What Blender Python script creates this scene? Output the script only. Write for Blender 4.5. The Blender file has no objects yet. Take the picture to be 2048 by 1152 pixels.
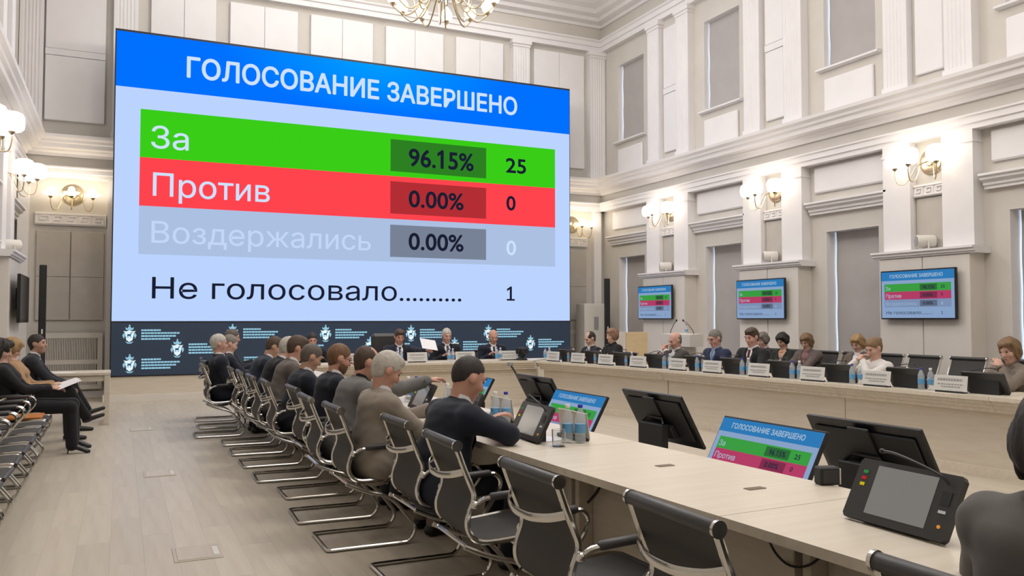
import bpy, math, random
import numpy as np
from mathutils import Vector, Matrix

random.seed(7)
SC = bpy.context.scene
COL = SC.collection

# ------------------------------------------------------------------ camera
cam = bpy.data.cameras.new('camera')
cam.sensor_width = 36.0
cam.lens = 1660 / 2048 * 36.0
cam.clip_end = 200
camo = bpy.data.objects.new('camera', cam)
COL.objects.link(camo)
camo.location = (0, 0, 1.45)
camo.rotation_euler = (math.radians(90 + 2.139), 0, math.radians(-25.209))
SC.camera = camo

# ------------------------------------------------------------------ view, world, lights
SC.view_settings.view_transform = 'Standard'
SC.view_settings.look = 'None'
SC.view_settings.gamma = 1.0
SC.view_settings.use_curve_mapping = False
SC.view_settings.exposure = 0.0
SC.cycles.use_denoising = True
SC.cycles.max_bounces = 7
SC.cycles.diffuse_bounces = 4
SC.cycles.glossy_bounces = 4
SC.cycles.transmission_bounces = 6
SC.cycles.sample_clamp_indirect = 6.0
SC.cycles.caustics_reflective = False
SC.cycles.caustics_refractive = False

W = bpy.data.worlds.new('sky')
SC.world = W
W.use_nodes = True
bg = W.node_tree.nodes['Background']
bg.inputs[0].default_value = (0.62, 0.80, 1.0, 1)   # pale overcast sky outside the windows
bg.inputs[1].default_value = 3.6

def area(name, loc, size, power, col=(1, 1, 1), rot=(0, 0, 0)):
    l = bpy.data.lights.new(name, 'AREA')
    l.shape = 'RECTANGLE'; l.size, l.size_y = size
    l.energy = power; l.color = col
    o = bpy.data.objects.new(name, l); COL.objects.link(o)
    o.location = loc; o.rotation_euler = rot
    return o
# three area lights added under the ceiling as fill, no fixture seen there
for k, y in enumerate((14.2, 8.0, 1.5)):
    area('added_ceiling_fill', (4.43, y, 8.93), (8.5, 4.2), 235, (1.0, 0.985, 0.985))

# ------------------------------------------------------------------ materials
def lin(c):
    return tuple(((v / 255) / 12.92 if v / 255 <= .04045 else ((v / 255 + .055) / 1.055) ** 2.4) for v in c)
MATS = {}
def mat(name, rgb, rough=.6, metal=0.0, spec=.5, noise=None, bump=None, emit=None, alpha=None, trans=None, rand=None, grain=None, sheen=None, coat=None):
    """rgb in sRGB 0..255.  noise=(scale, amount)  bump=(scale, strength)  grain=(scale xyz, amount, colour2)"""
    m = bpy.data.materials.new(name); m.use_nodes = True
    nt = m.node_tree; b = nt.nodes['Principled BSDF']
    c = lin(rgb)
    b.inputs['Base Color'].default_value = (*c, 1)
    b.inputs['Roughness'].default_value = rough
    b.inputs['Metallic'].default_value = metal
    b.inputs['Specular IOR Level'].default_value = spec
    if sheen: b.inputs['Sheen Weight'].default_value = sheen
    if coat: b.inputs['Coat Weight'].default_value = coat
    if trans:
        b.inputs['Transmission Weight'].default_value = trans; b.inputs['IOR'].default_value = 1.33
    if emit:
        b.inputs['Emission Color'].default_value = (*lin(emit[0]), 1); b.inputs['Emission Strength'].default_value = emit[1]
    if alpha: b.inputs['Alpha'].default_value = alpha
    tc = None
    def coords(scale):
        nonlocal tc
        if tc is None: tc = nt.nodes.new('ShaderNodeTexCoord')
        mp = nt.nodes.new('ShaderNodeMapping'); mp.inputs['Scale'].default_value = scale
        nt.links.new(tc.outputs['Object'], mp.inputs['Vector']); return mp
    if noise or grain or rand:
        last = None
        if grain or noise:
            sc, am = (grain[0], grain[1]) if grain else ((noise[0],) * 3, noise[1])
            mp = coords(sc); n = nt.nodes.new('ShaderNodeTexNoise'); n.inputs['Detail'].default_value = 5; n.inputs['Scale'].default_value = 1
            nt.links.new(mp.outputs[0], n.inputs['Vector'])
            ramp = nt.nodes.new('ShaderNodeMapRange'); ramp.inputs[1].default_value = .3; ramp.inputs[2].default_value = .7
            nt.links.new(n.outputs[0], ramp.inputs[0])
            mx = nt.nodes.new('ShaderNodeMix'); mx.data_type = 'RGBA'
            c2 = lin(grain[2]) if grain else tuple(v * (1 - am) for v in c)
            mx.inputs[6].default_value = (*c, 1); mx.inputs[7].default_value = (*c2, 1)
            nt.links.new(ramp.outputs[0], mx.inputs[0]); last = mx.outputs[2]
        if rand:
            oi = nt.nodes.new('ShaderNodeObjectInfo'); hs = nt.nodes.new('ShaderNodeHueSaturation')
            mr = nt.nodes.new('ShaderNodeMapRange'); mr.inputs[3].default_value = 1 - rand; mr.inputs[4].default_value = 1 + rand
            nt.links.new(oi.outputs['Random'], mr.inputs[0]); nt.links.new(mr.outputs[0], hs.inputs['Value'])
            if last: nt.links.new(last, hs.inputs['Color'])
            else: hs.inputs['Color'].default_value = (*c, 1)
            last = hs.outputs[0]
        nt.links.new(last, b.inputs['Base Color'])
    if bump:
        mp = coords((bump[0],) * 3 if not isinstance(bump[0], tuple) else bump[0])
        n = nt.nodes.new('ShaderNodeTexNoise'); n.inputs['Scale'].default_value = 1; n.inputs['Detail'].default_value = 3
        bp = nt.nodes.new('ShaderNodeBump'); bp.inputs['Strength'].default_value = bump[1]; bp.inputs['Distance'].default_value = .01
        nt.links.new(mp.outputs[0], n.inputs['Vector']); nt.links.new(n.outputs[0], bp.inputs['Height']); nt.links.new(bp.outputs[0], b.inputs['Normal'])
    MATS[name] = m
    return m
def glow(name, rgb, strength):
    m = bpy.data.materials.new(name); m.use_nodes = True; nt = m.node_tree
    nt.nodes.remove(nt.nodes['Principled BSDF'])
    e = nt.nodes.new('ShaderNodeEmission'); e.inputs[0].default_value = (*lin(rgb), 1); e.inputs[1].default_value = strength
    nt.links.new(e.outputs[0], nt.nodes['Material Output'].inputs[0]); MATS[name] = m; return m

mat('white_plaster', (232, 229, 229), .75, noise=(2.5, .04), bump=(60, .05))
mat('beige_plaster', (207, 202, 194), .8, noise=(2.0, .06), bump=(60, .05))
mat('cream_wainscot', (222, 216, 208), .55, noise=(3, .05))
mat('grey_fabric', (192, 186, 178), .9, noise=(6, .08), bump=(300, .1))
mat('blind_cloth', (176, 171, 169), .85, noise=(3, .07), bump=((4, 4, 14), .12))
mat('ceiling_paint', (228, 224, 220), .8)
mat('laminate', (199, 189, 173), .4, grain=((16, 1.0, 16), .2, (184, 173, 156)), rand=.06, spec=.5)
mat('laminate_base', (186, 176, 160), .6)
mat('desk_wood', (221, 212, 196), .33, grain=((22, 1.4, 22), .2, (211, 200, 182)))
mat('desk_panel', (215, 206, 190), .45, grain=((3, 3, 30), .2, (207, 196, 179)))
mat('desk_dark', (120, 104, 86), .6)
mat('dark_joint', (70, 60, 50), .8)
mat('black_plastic', (24, 24, 26), .38)
mat('black_matte', (30, 31, 33), .6)
mat('screen_glass_sheen', (60, 60, 60), .16, emit=((140, 138, 133), .55))  # emission stands in for the room reflected in the tablet glass
mat('screen_dead', (22, 22, 24), .14)
mat('pane_glass', (200, 214, 220), .05, alpha=.12)
mat('chrome', (205, 203, 198), .12, metal=1.0)
mat('brass', (196, 180, 150), .25, metal=1.0)
mat('mesh_black', (56, 54, 52), .7, bump=((1500, 1500, 1500), .15))
mat('leather_black', (56, 55, 56), .45)
mat('paper', (236, 234, 238), .7)
mat('plate_grey', (208, 207, 203), .4)
mat('plate_print', (150, 150, 150), .6)
mat('plate_back', (214, 202, 182), .6)
mat('bottle_plastic', (236, 244, 250), .05, alpha=.28)
mat('bottle_label', (98, 158, 205), .5)
mat('cap_blue', (40, 50, 170), .4)
mat('cap_white', (235, 235, 235), .4)
mat('glass_clear', (248, 250, 250), .03, trans=.97)
mat('wood_board', (226, 204, 162), .5, grain=((3, 3, 12), .2, (218, 194, 150)))
mat('off_white_plastic', (214, 210, 203), .5)
mat('orange_folder', (190, 116, 48), .5)
mat('led_black', (30, 42, 58), .5, emit=((34, 48, 66), .55))
glow('opal_glass', (255, 243, 226), 6.5)
glow('opal_shallow', (255, 226, 172), 5.0)
glow('bulb_glow', (255, 242, 222), 45.0)
glow('tulip_glow', (255, 244, 214), 3.0)

# ------------------------------------------------------------------ mesh helpers
class MB:
    def __init__(s): s.v = []; s.f = []; s.sm = []
    def add(s, vs, fs, smooth=False):
        o = len(s.v); s.v += [tuple(map(float, p)) for p in vs]; s.f += [tuple(i + o for i in f) for f in fs]; s.sm += [smooth] * len(fs); return s
    def box(s, x0, x1, y0, y1, z0, z1):
        x0, x1 = min(x0, x1), max(x0, x1); y0, y1 = min(y0, y1), max(y0, y1); z0, z1 = min(z0, z1), max(z0, z1)
        return s.add([(x0, y0, z0), (x1, y0, z0), (x1, y1, z0), (x0, y1, z0), (x0, y0, z1), (x1, y0, z1), (x1, y1, z1), (x0, y1, z1)],
              [(0, 3, 2, 1), (4, 5, 6, 7), (0, 1, 5, 4), (1, 2, 6, 5), (2, 3, 7, 6), (3, 0, 4, 7)])
    def bbox(s, x0, x1, y0, y1, z0, z1, b=.004):
        """box with chamfered edges"""
        x0, x1 = min(x0, x1), max(x0, x1); y0, y1 = min(y0, y1), max(y0, y1); z0, z1 = min(z0, z1), max(z0, z1)
        b = min(b, (x1 - x0) * .45, (y1 - y0) * .45, (z1 - z0) * .45)
        vs = []; idx = {}
        for i in (0, 1):
            for j in (0, 1):
                for k in (0, 1):
                    X = (x0, x1)[i]; Y = (y0, y1)[j]; Z = (z0, z1)[k]; sx = (1, -1)[i] * b; sy = (1, -1)[j] * b; sz = (1, -1)[k] * b
                    idx[i, j, k] = (len(vs), len(vs) + 1, len(vs) + 2)
                    vs += [(X, Y + sy, Z + sz), (X + sx, Y, Z + sz), (X + sx, Y + sy, Z)]
        g = lambda i, j, k, a: idx[i, j, k][a]
        fs = []
        for i in (0, 1): fs.append((g(i, 0, 0, 0), g(i, 1, 0, 0), g(i, 1, 1, 0), g(i, 0, 1, 0)) if i else (g(i, 0, 0, 0), g(i, 0, 1, 0), g(i, 1, 1, 0), g(i, 1, 0, 0)))
        for j in (0, 1): fs.append((g(0, j, 0, 1), g(0, j, 1, 1), g(1, j, 1, 1), g(1, j, 0, 1)) if j else (g(0, j, 0, 1), g(1, j, 0, 1), g(1, j, 1, 1), g(0, j, 1, 1)))
        for k in (0, 1): fs.append((g(0, 0, k, 2), g(1, 0, k, 2), g(1, 1, k, 2), g(0, 1, k, 2)) if k else (g(0, 0, k, 2), g(0, 1, k, 2), g(1, 1, k, 2), g(1, 0, k, 2)))
        for i in (0, 1):
            for j in (0, 1):
                q = (g(i, j, 0, 0), g(i, j, 0, 1), g(i, j, 1, 1), g(i, j, 1, 0)); fs.append(q if (i + j) % 2 == 0 else q[::-1])
        for i in (0, 1):
            for k in (0, 1):
                q = (g(i, 0, k, 0), g(i, 0, k, 2), g(i, 1, k, 2), g(i, 1, k, 0)); fs.append(q[::-1] if (i + k) % 2 == 0 else q)
        for j in (0, 1):
            for k in (0, 1):
                q = (g(0, j, k, 1), g(0, j, k, 2), g(1, j, k, 2), g(1, j, k, 1)); fs.append(q if (j + k) % 2 == 0 else q[::-1])
        for i in (0, 1):
            for j in (0, 1):
                for k in (0, 1):
                    q = idx[i, j, k]; fs.append(q[::-1] if (i + j + k) % 2 == 0 else q)
        return s.add(vs, fs)
    def prism(s, poly, axis, a0, a1, smooth=False):
        """poly: list of 2-D points in the two other axes (cyclic order), extruded along axis 0/1/2"""
        n = len(poly)
        def P(p, a): q = list(p); q.insert(axis, a); return q
        vs = [P(p, a0) for p in poly] + [P(p, a1) for p in poly]
        fs = [(i, (i + 1) % n, n + (i + 1) % n, n + i) for i in range(n)] + [tuple(range(n))[::-1], tuple(range(n, 2 * n))]
        return s.add(vs, fs, smooth)
    def tube(s, pts, r, n=8, closed=False, caps=True, flat=None):
        """swept tube; r scalar or list; flat=(side_vector, half_width) makes a flat band instead"""
        P = [Vector(p) for p in pts]; N = len(P); rs = r if isinstance(r, (list, tuple)) else [r] * N
        T = []
        for i in range(N):
            if closed: t = P[(i + 1) % N] - P[i - 1]
            else: t = P[min(i + 1, N - 1)] - P[max(i - 1, 0)]
            T.append(t.normalized() if t.length > 1e-9 else Vector((0, 0, 1)))
        up = Vector((0, 0, 1)) if abs(T[0].z) < .9 else Vector((1, 0, 0))
        u = T[0].cross(up).normalized(); vs = []
        for i in range(N):
            if flat: u = Vector(flat[0])
            u = (u - T[i] * u.dot(T[i])).normalized(); w = T[i].cross(u)
            for k in range(n):
                a = 2 * math.pi * (k + .5) / n
                if flat: vs.append(P[i] + u * (flat[1] * math.cos(a)) + w * (rs[i] * math.sin(a)))
                else: vs.append(P[i] + (u * math.cos(a) + w * math.sin(a)) * rs[i])
        fs = []
        for i in range(N if closed else N - 1):
            j = (i + 1) % N
            for k in range(n): fs.append((i * n + k, i * n + (k + 1) % n, j * n + (k + 1) % n, j * n + k))
        if caps and not closed: fs += [tuple(range(n))[::-1], tuple(range((N - 1) * n, N * n))]
        return s.add(vs, fs, True)
    def lathe(s, prof, c=(0, 0, 0), n=20, axis=2):
        vs = []; m = len(prof)
        for r, h in prof:
            for k in range(n):
                a = 2 * math.pi * k / n; p = [r * math.cos(a), r * math.sin(a)]; p.insert(axis, h)
                vs.append((p[0] + c[0], p[1] + c[1], p[2] + c[2]))
        fs = [(i * n + k, i * n + (k + 1) % n, (i + 1) * n + (k + 1) % n, (i + 1) * n + k) for i in range(m - 1) for k in range(n)]
        if prof[0][0] > 1e-6: fs.append(tuple(range(n))[::-1])
        if prof[-1][0] > 1e-6: fs.append(tuple(range((m - 1) * n, m * n)))
        return s.add(vs, fs, True)
    def ell(s, c, r, n=12, m=8):
        prof = [(math.sin(math.pi * i / m) or 1e-7, -math.cos(math.pi * i / m)) for i in range(m + 1)]
        o = MB().lathe(prof, n=n); return s.add([(c[0] + p[0] * r[0], c[1] + p[1] * r[1], c[2] + p[2] * r[2]) for p in o.v], o.f, True)
    def xf(s, M):
        M = Matrix(M) if not isinstance(M, Matrix) else M
        s.v = [tuple(M @ Vector(p)) for p in s.v]; return s
    def mesh(s, name, m=None):
        me = bpy.data.meshes.new(name); me.from_pydata(s.v, [], s.f); me.update()
        if any(s.sm):
            me.polygons.foreach_set('use_smooth', s.sm); me.set_sharp_from_angle(angle=math.radians(38))
        if m: me.materials.append(MATS[m])
        return me
    def build(s, name, m, parent=None, loc=(0, 0, 0), rot=(0, 0, 0)):
        me = s.mesh(name, m); import_fix_normals(me); return link(name, me, parent, loc, rot)
import bmesh
def import_fix_normals(me):
    bm = bmesh.new(); bm.from_mesh(me); bmesh.ops.recalc_face_normals(bm, faces=bm.faces); bm.to_mesh(me); bm.free()
def link(name, me, parent=None, loc=(0, 0, 0), rot=(0, 0, 0), scale=None):
    o = bpy.data.objects.new(name, me); COL.objects.link(o)
    if parent: o.parent = parent
    o.location = loc; o.rotation_euler = rot
    if scale: o.scale = scale if isinstance(scale, (tuple, list)) else (scale,) * 3
    return o
def thing(name, label, cat, loc=(0, 0, 0), rz=0, group=None):
    o = bpy.data.objects.new(name, None); COL.objects.link(o); o.location = loc; o.rotation_euler = (0, 0, rz); o.empty_display_size = .1
    return tag(o, label, cat, group)
def tag(o, label, cat, group=None):
    o['label'] = label; o['category'] = cat
    if group: o['group'] = group
    return o
def struct(o, label=None):
    o['kind'] = 'structure'
    if label: o['label'] = label
    return o
def copy_tree(o, parent=None):
    c = o.copy(); COL.objects.link(c); c.parent = parent
    for ch in o.children: copy_tree(ch, c)
    return c
def box(name, m, parent, *a, b=0):
    return (MB().bbox(*a, b=b) if b else MB().box(*a)).build(name, m, parent)

# ------------------------------------------------------------------ room shell
XL, XR, YB, YF, ZC = -1.75, 10.6, 17.3, -3.0, 9.05
PIERS = (14.43, 11.31, 8.18); BAYS = (16.05, 12.85, 9.7, 6.55)

fl = struct(MB().box(XL - .5, XR + .5, YF - .3, YB + .3, -.2, -.006).build('floor', 'laminate_base'))
fl['label'] = 'whitewashed laminate floor of the hall'
PW, PL = .19, 1.25
pm = MB().add([(0, 0, -.004), (PW, 0, -.004), (PW, PL, -.004), (0, PL, -.004),
               (.0003, .0003, 0), (PW - .0003, .0003, 0), (PW - .0003, PL - .0003, 0), (.0003, PL - .0003, 0)],
              [(4, 5, 6, 7), (0, 1, 5, 4), (1, 2, 6, 5), (2, 3, 7, 6), (3, 0, 4, 7)]).mesh('plank', 'laminate')
rest = MB(); cnt = 0
for i in range(int((XR - XL) / PW) + 1):
    x = XL + i * PW; off = (i * .47) % 1 * PL
    y = YF - off
    while y < YB:
        if -1.3 < x < 1.95 and 2.2 < y < 16.2 and cnt < 300:
            o = link('plank', pm, fl, (x, y, 0)); cnt += 1
        else:
            rest.add([(x + .0003, max(y, YF) + .0003, 0), (x + PW - .0003, max(y, YF) + .0003, 0), (x + PW - .0003, min(y + PL, YB) - .0003, 0), (x + .0003, min(y + PL, YB) - .0003, 0)], [(0, 1, 2, 3)])
        y += PL
rp = rest.build('plank_field', 'laminate', fl); rp['kind'] = 'stuff'

ce = struct(MB().box(XL - .5, XR + .5, YF - .3, YB + .3, ZC, ZC + .2).build('ceiling', 'ceiling_paint'))
# stepped coffer frames on the ceiling
for (x0, x1, y0, y1) in ((1.2, 7.66, 9.6, 14.9), (1.2, 7.66, 2.5, 8.3)):
    m = MB()
    for k, (e, d) in enumerate(((0, .16), (.22, .1), (.4, .05))):
        m.box(x0 - .25 + e, x1 + .25 - e, y0 - .25 + e, y0 - .05 + e, ZC - d, ZC); m.box(x0 - .25 + e, x1 + .25 - e, y1 + .05 - e, y1 + .25 - e, ZC - d, ZC)
        m.box(x0 - .25 + e, x0 - .05 + e, y0 - .05 + e, y1 + .05 - e, ZC - d, ZC); m.box(x1 + .05 - e, x1 + .25 - e, y0 - .05 + e, y1 + .05 - e, ZC - d, ZC)
    m.build('coffer_frame', 'white_plaster', ce)

def wall_with_holes(name, x0, x1, ylo, yhi, holes):
    m = MB(); ys = sorted(holes)
    y = ylo
    for (a, b, zs) in ys:
        m.box(x0, x1, y, a, 0, ZC); z = 0
        for (z0, z1) in zs:
            m.box(x0, x1, a, b, z, z0); z = z1
        m.box(x0, x1, a, b, z, ZC); y = b
    m.box(x0, x1, y, yhi, 0, ZC)
    return struct(m.build(name, 'beige_plaster'))
HW = .53
WZ = ((.45, 2.9), (5.58, 7.46))
wr = wall_with_holes('wall_right', XR, XR + .5, YF, YB + .5, [(c - HW, c + HW, WZ) for c in BAYS])
wl = wall_with_holes('wall_left', XL - .5, XL, YF, YB + .5, [(c - HW, c + HW, WZ) for c in BAYS[:2]])
wb = struct(MB().box(XL, XR, YB, YB + .3, 0, ZC).build('wall_back', 'beige_plaster'))
wf = struct(MB().box(XL - .5, XR + .5, YF - .3, YF, 0, ZC).build('wall_front', 'beige_plaster'))
wr['label'] = 'beige plaster wall with windows behind the right desk'
wl['label'] = 'beige plaster wall behind the row of spare chairs'
wb['label'] = 'beige plaster end wall behind the video wall'

# ---- profiles (projection from wall, height)
ARCH = [(0, 4.03), (.2, 4.03), (.2, 4.1), (.225, 4.11), (.225, 4.19), (.25, 4.205), (.25, 4.23), (0, 4.23)]
FRIE = [(0, 4.23), (.13, 4.23), (.13, 4.42), (0, 4.42)]
CORN = [(0, 4.42), (.17, 4.42), (.19, 4.47), (.26, 4.5), (.27, 4.53), (.36, 4.55), (.37, 4.62), (.41, 4.64), (.42, 4.68), (.47, 4.72), (.48, 4.77), (.16, 4.81), (0, 4.82)]
ARC2 = [(0, 7.93), (.14, 7.93), (.14, 8.04), (.17, 8.05), (.17, 8.15), (.21, 8.18), (.21, 8.21), (0, 8.21)]
FRI2 = [(0, 8.21), (.09, 8.21), (.09, 8.52), (0, 8.52)]
COR2 = [(0, 8.52), (.13, 8.52), (.16, 8.58), (.3, 8.62), (.31, 8.7), (.45, 8.74), (.47, 8.84), (.62, 8.9), (.64, 9.05), (0, 9.05)]
def run_right(name, prof, m, parent, y0=YF, y1=YB): return MB().prism([(XR - p, z) for p, z in prof], 1, y0, y1).build(name, m, parent)
def run_left(name, prof, m, parent, y0=YF, y1=YB): return MB().prism([(XL + p, z) for p, z in prof], 1, y0, y1).build(name, m, parent)
def run_back(name, prof, m, parent): return MB().prism([(YB - p, z) for p, z in prof], 0, XL, XR).build(name, m, parent)
for run, par in ((run_right, wr), (run_left, wl), (run_back, wb)):
    run('architrave', ARCH, 'white_plaster', par); run('frieze', FRIE, 'beige_plaster', par); run('cornice', CORN, 'white_plaster', par)
    run('upper_architrave', ARC2, 'white_plaster', par); run('upper_frieze', FRI2, 'beige_plaster', par); run('crown_cornice', COR2, 'white_plaster', par)

def fluted(w, z0, z1, proj, cap=True):
    """fluted pilaster, face towards -local x (proj), local y across; origin at wall plane"""
    m = MB(); n = 5; fw = w * .74 / n; y = -w / 2; poly = [(0, -w / 2), (-proj, -w / 2)]
    s = -w * .37
    for k in range(n):
        a = s + k * fw
        poly += [(-proj, a + fw * .15), (-proj + .008, a + fw * .3), (-proj + .008, a + fw * .7), (-proj, a + fw * .85)]
    poly += [(-proj, w / 2), (0, w / 2)]
    m.prism(poly, 2, z0 + .12, z1 - .16)
    m.box(-proj - .02, 0, -w / 2 - .02, w / 2 + .02, z0, z0 + .12)
    if cap:
        m.box(-proj - .015, 0, -w / 2 - .015, w / 2 + .015, z1 - .16, z1 - .1); m.box(-proj - .04, 0, -w / 2 - .04, w / 2 + .04, z1 - .1, z1)
    return m
def key_strip(w, h):
    """greek key relief in the local y-z plane, raised towards -x"""
    m = MB(); n = max(2, round(w / (h * 1.25))); u = w / n; t = h * .12; q = [0]
    def b(y0, y1, z0, z1): q[0] += 1; m.box(-.016 - .0006 * (q[0] % 5), .002, y0, y1, z0, z1)
    b(-w / 2, w / 2, h - t, h); b(-w / 2, w / 2, 0, t)
    for k in range(n):
        a = -w / 2 + k * u
        b(a + u * .06, a + u * .06 + t, t, h * .8 - t); b(a + u * .06, a + u * .78 - t, h * .8 - t, h * .8)
        b(a + u * .78 - t, a + u * .78, h * .3 + t, h * .8); b(a + u * .32 + t, a + u * .78, h * .3, h * .3 + t)
        b(a + u * .32, a + u * .32 + t, h * .3, h * .58)
    return m

def side_features(par, right, piers, bays, wn):
    """everything fixed to a side wall; local frame: -x points into the room, y along the hall"""
    x = XR if right else XL; rz = 0 if right else math.pi
    def put(m, name, mt, y, z=0): return m.build(name, mt, par, (x, y, z), (0, 0, rz))
    fl_ = 1 if right else -1
    for c in piers:
        # pedestal with two panels and ledge
        put(MB().box(-.28, 0, -.735, .735, 0, 2.34), 'pedestal', 'cream_wainscot', c)
        for k in (-1, 1): put(MB().bbox(-.3, -.27, k * .37 - .362, k * .37 + .362, .12, 2.33, b=.003), 'panel', 'cream_wainscot', c)
        put(MB().box(-.315, 0, -.75, .75, 0, .12), 'plinth', 'white_plaster', c)
        put(MB().prism([(0, 2.34), (-.32, 2.34), (-.32, 2.36), (-.35, 2.37), (-.35, 2.4), (-.38, 2.41), (-.38, 2.44), (0, 2.44)], 1, -.83, .83), 'ledge', 'white_plaster', c)
        for k in (-1, 1):
            put(MB().box(-.2, 0, k * .735, k * .26, 2.44, 3.86).box(-.215, 0, k * .75, k * .25, 3.86, 3.89).box(-.2, 0, k * .735, k * .26, 3.89, 4.03), 'pier_strip', 'white_plaster', c)
        put(MB().box(-.06, 0, -.255, .255, 2.44, 4.03), 'niche_back', 'beige_plaster', c)
        put(MB().bbox(-.1, -.06, -.24, .24, 2.46, 3.2, b=.006), 'fabric_panel', 'grey_fabric', c)
        put(MB().box(-.13, -.06, -.255, .255, 3.215, 3.40), 'key_band', 'white_plaster', c)
        put(key_strip(.5, .155).xf(Matrix.Translation((-.13, 0, 3.23))), 'greek_key_relief', 'white_plaster', c)
        # upper storey : paired fluted pilasters and the tall panel between
        for k in (-1, 1): put(fluted(.42, 4.82, 7.93, .16), 'fluted_pilaster', 'white_plaster', c + k * .515)
        put(MB().box(-.04, 0, -.3, .3, 4.82, 7.93), 'recess', 'beige_plaster', c)
        put(MB().bbox(-.085, -.04, -.235, .235, 5.02, 6.28, b=.015), 'raised_panel', 'white_plaster', c)
        put(MB().box(-.09, -.04, -.235, .235, 6.285, 6.40), 'panel_band', 'white_plaster', c)
        put(MB().bbox(-.085, -.04, -.235, .235, 6.405, 7.72, b=.015), 'raised_panel', 'white_plaster', c)
    for i, c in enumerate(bays):
        put(MB().prism([(0, 3.2), (-.07, 3.2), (-.07, 3.24), (-.1, 3.25), (-.1, 3.29), (-.16, 3.32), (-.16, 3.35), (-.2, 3.37), (-.2, 3.4), (0, 3.43)], 1, -.83, .83), 'window_hood', 'white_plaster', c)
        put(MB().bbox(-.06, 0, -.74, .74, 3.56, 3.99, b=.02), 'raised_panel', 'white_plaster', c)
        put(MB().bbox(-.05, 0, -.5, .5, 4.84, 5.44, b=.015), 'apron_panel', 'white_plaster', c)
        for lv, (z0, z1) in enumerate(WZ):
            bd = .12 if lv else .2
            w = struct(MB().box(.36, .40, -HW, HW, z0, z1).build('window_%d' % wn[0], 'pane_glass', None, (x, c, 0), (0, 0, rz))); wn[0] += 1
            w['label'] = ('upper' if lv else 'lower') + ' window with a lowered grey blind'
            s = -1 if right else 1     # the far edge of the opening, where a slit of daylight shows
            f = .024
            wav = [(bd + .006 * math.sin(k * 1.3), z1 - (z1 - z0 - .05) * k / 14) for k in range(15)]
            bl = MB()
            ya, yb = (-HW + .004, HW - f) if right else (-HW + f, HW - .004)
            bl.add([(p, ya, z) for p, z in wav] + [(p, yb, z) for p, z in wav] + [(p + .004, ya, z) for p, z in wav] + [(p + .004, yb, z) for p, z in wav],
                   [(k, k + 1, 16 + k, 15 + k) for k in range(14)] + [(30 + k, 45 + k, 46 + k, 31 + k) for k in range(14)], True)
            bl.build('blind', 'blind_cloth', w); MB().bbox(bd - .012, bd + .012, ya, yb, z0 + .03, z0 + .055, b=.006).build('bottom_rail', 'blind_cloth', w)
            MB().box(-.004, .355, -HW - .001, -HW + .003, z0, z1).box(-.004, .355, HW - .003, HW + .001, z0, z1).box(-.004, .355, -HW, HW, z1 - .003, z1 + .001).build('reveal', 'white_plaster', w)
            MB().box(.34, .355, -HW, -HW + .02, z0, z1).box(.34, .355, HW - .02, HW, z0, z1).box(.34, .355, -HW, HW, z1 - .05, z1).box(.34, .355, -.03, .03, z0, z1).build('sash', 'white_plaster', w)
            MB().prism([(.36, z0 - .0), (-.06, z0 - .0), (-.1, z0 - .02), (-.1, z0 - .045), (0, z0 - .06), (.36, z0 - .06)], 1, -HW - .1, HW + .1).xf(Matrix.Translation((0, 0, .062))).build('sill', 'white_plaster', w) if lv else None
WN = [1]
side_features(wr, True, PIERS, BAYS, WN)
side_features(wl, False, PIERS[:2], BAYS[:2], WN)

# ---- end wall features: local -x points into the room (rotated so that -x -> -Y world)
def back(m, name, mt, x, z=0): return m.build(name, mt, wb, (x, YB, z), (0, 0, math.pi / 2))
# rotation by +90deg: local (-x) -> world (-y); local y -> world -x
for x in (-1.55, 0.0, 8.32, 10.37): back(fluted(.42 if x not in (-1.55,) else .38, 4.82, 7.93, .16), 'fluted_pilaster', 'white_plaster', x)
for (a, b) in ((-1.33, -.34), (.43, 1.62), (1.88, 3.22), (3.48, 4.81), (5.09, 6.42), (6.72, 7.89), (8.68, 10.04)):
    mid = (a + b) / 2; w = (b - a) / 2 - .006
    if a < -1:
        back(MB().bbox(-.08, 0, -.495, .495, 5.1, 6.3, b=.01), 'raised_panel', 'white_plaster', mid); back(MB().box(-.085, 0, -.495, .495, 6.305, 6.42), 'panel_band', 'white_plaster', mid)
        back(MB().bbox(-.08, 0, -.495, .495, 6.425, 7.78, b=.01), 'raised_panel', 'white_plaster', mid)
    else:
        for k in (-1, 1): back(MB().bbox(-.08, 0, -w / 2, w / 2, 5.06, 7.8, b=.008), 'raised_panel', 'white_plaster', mid + k * (w / 2 + .003))
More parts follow.
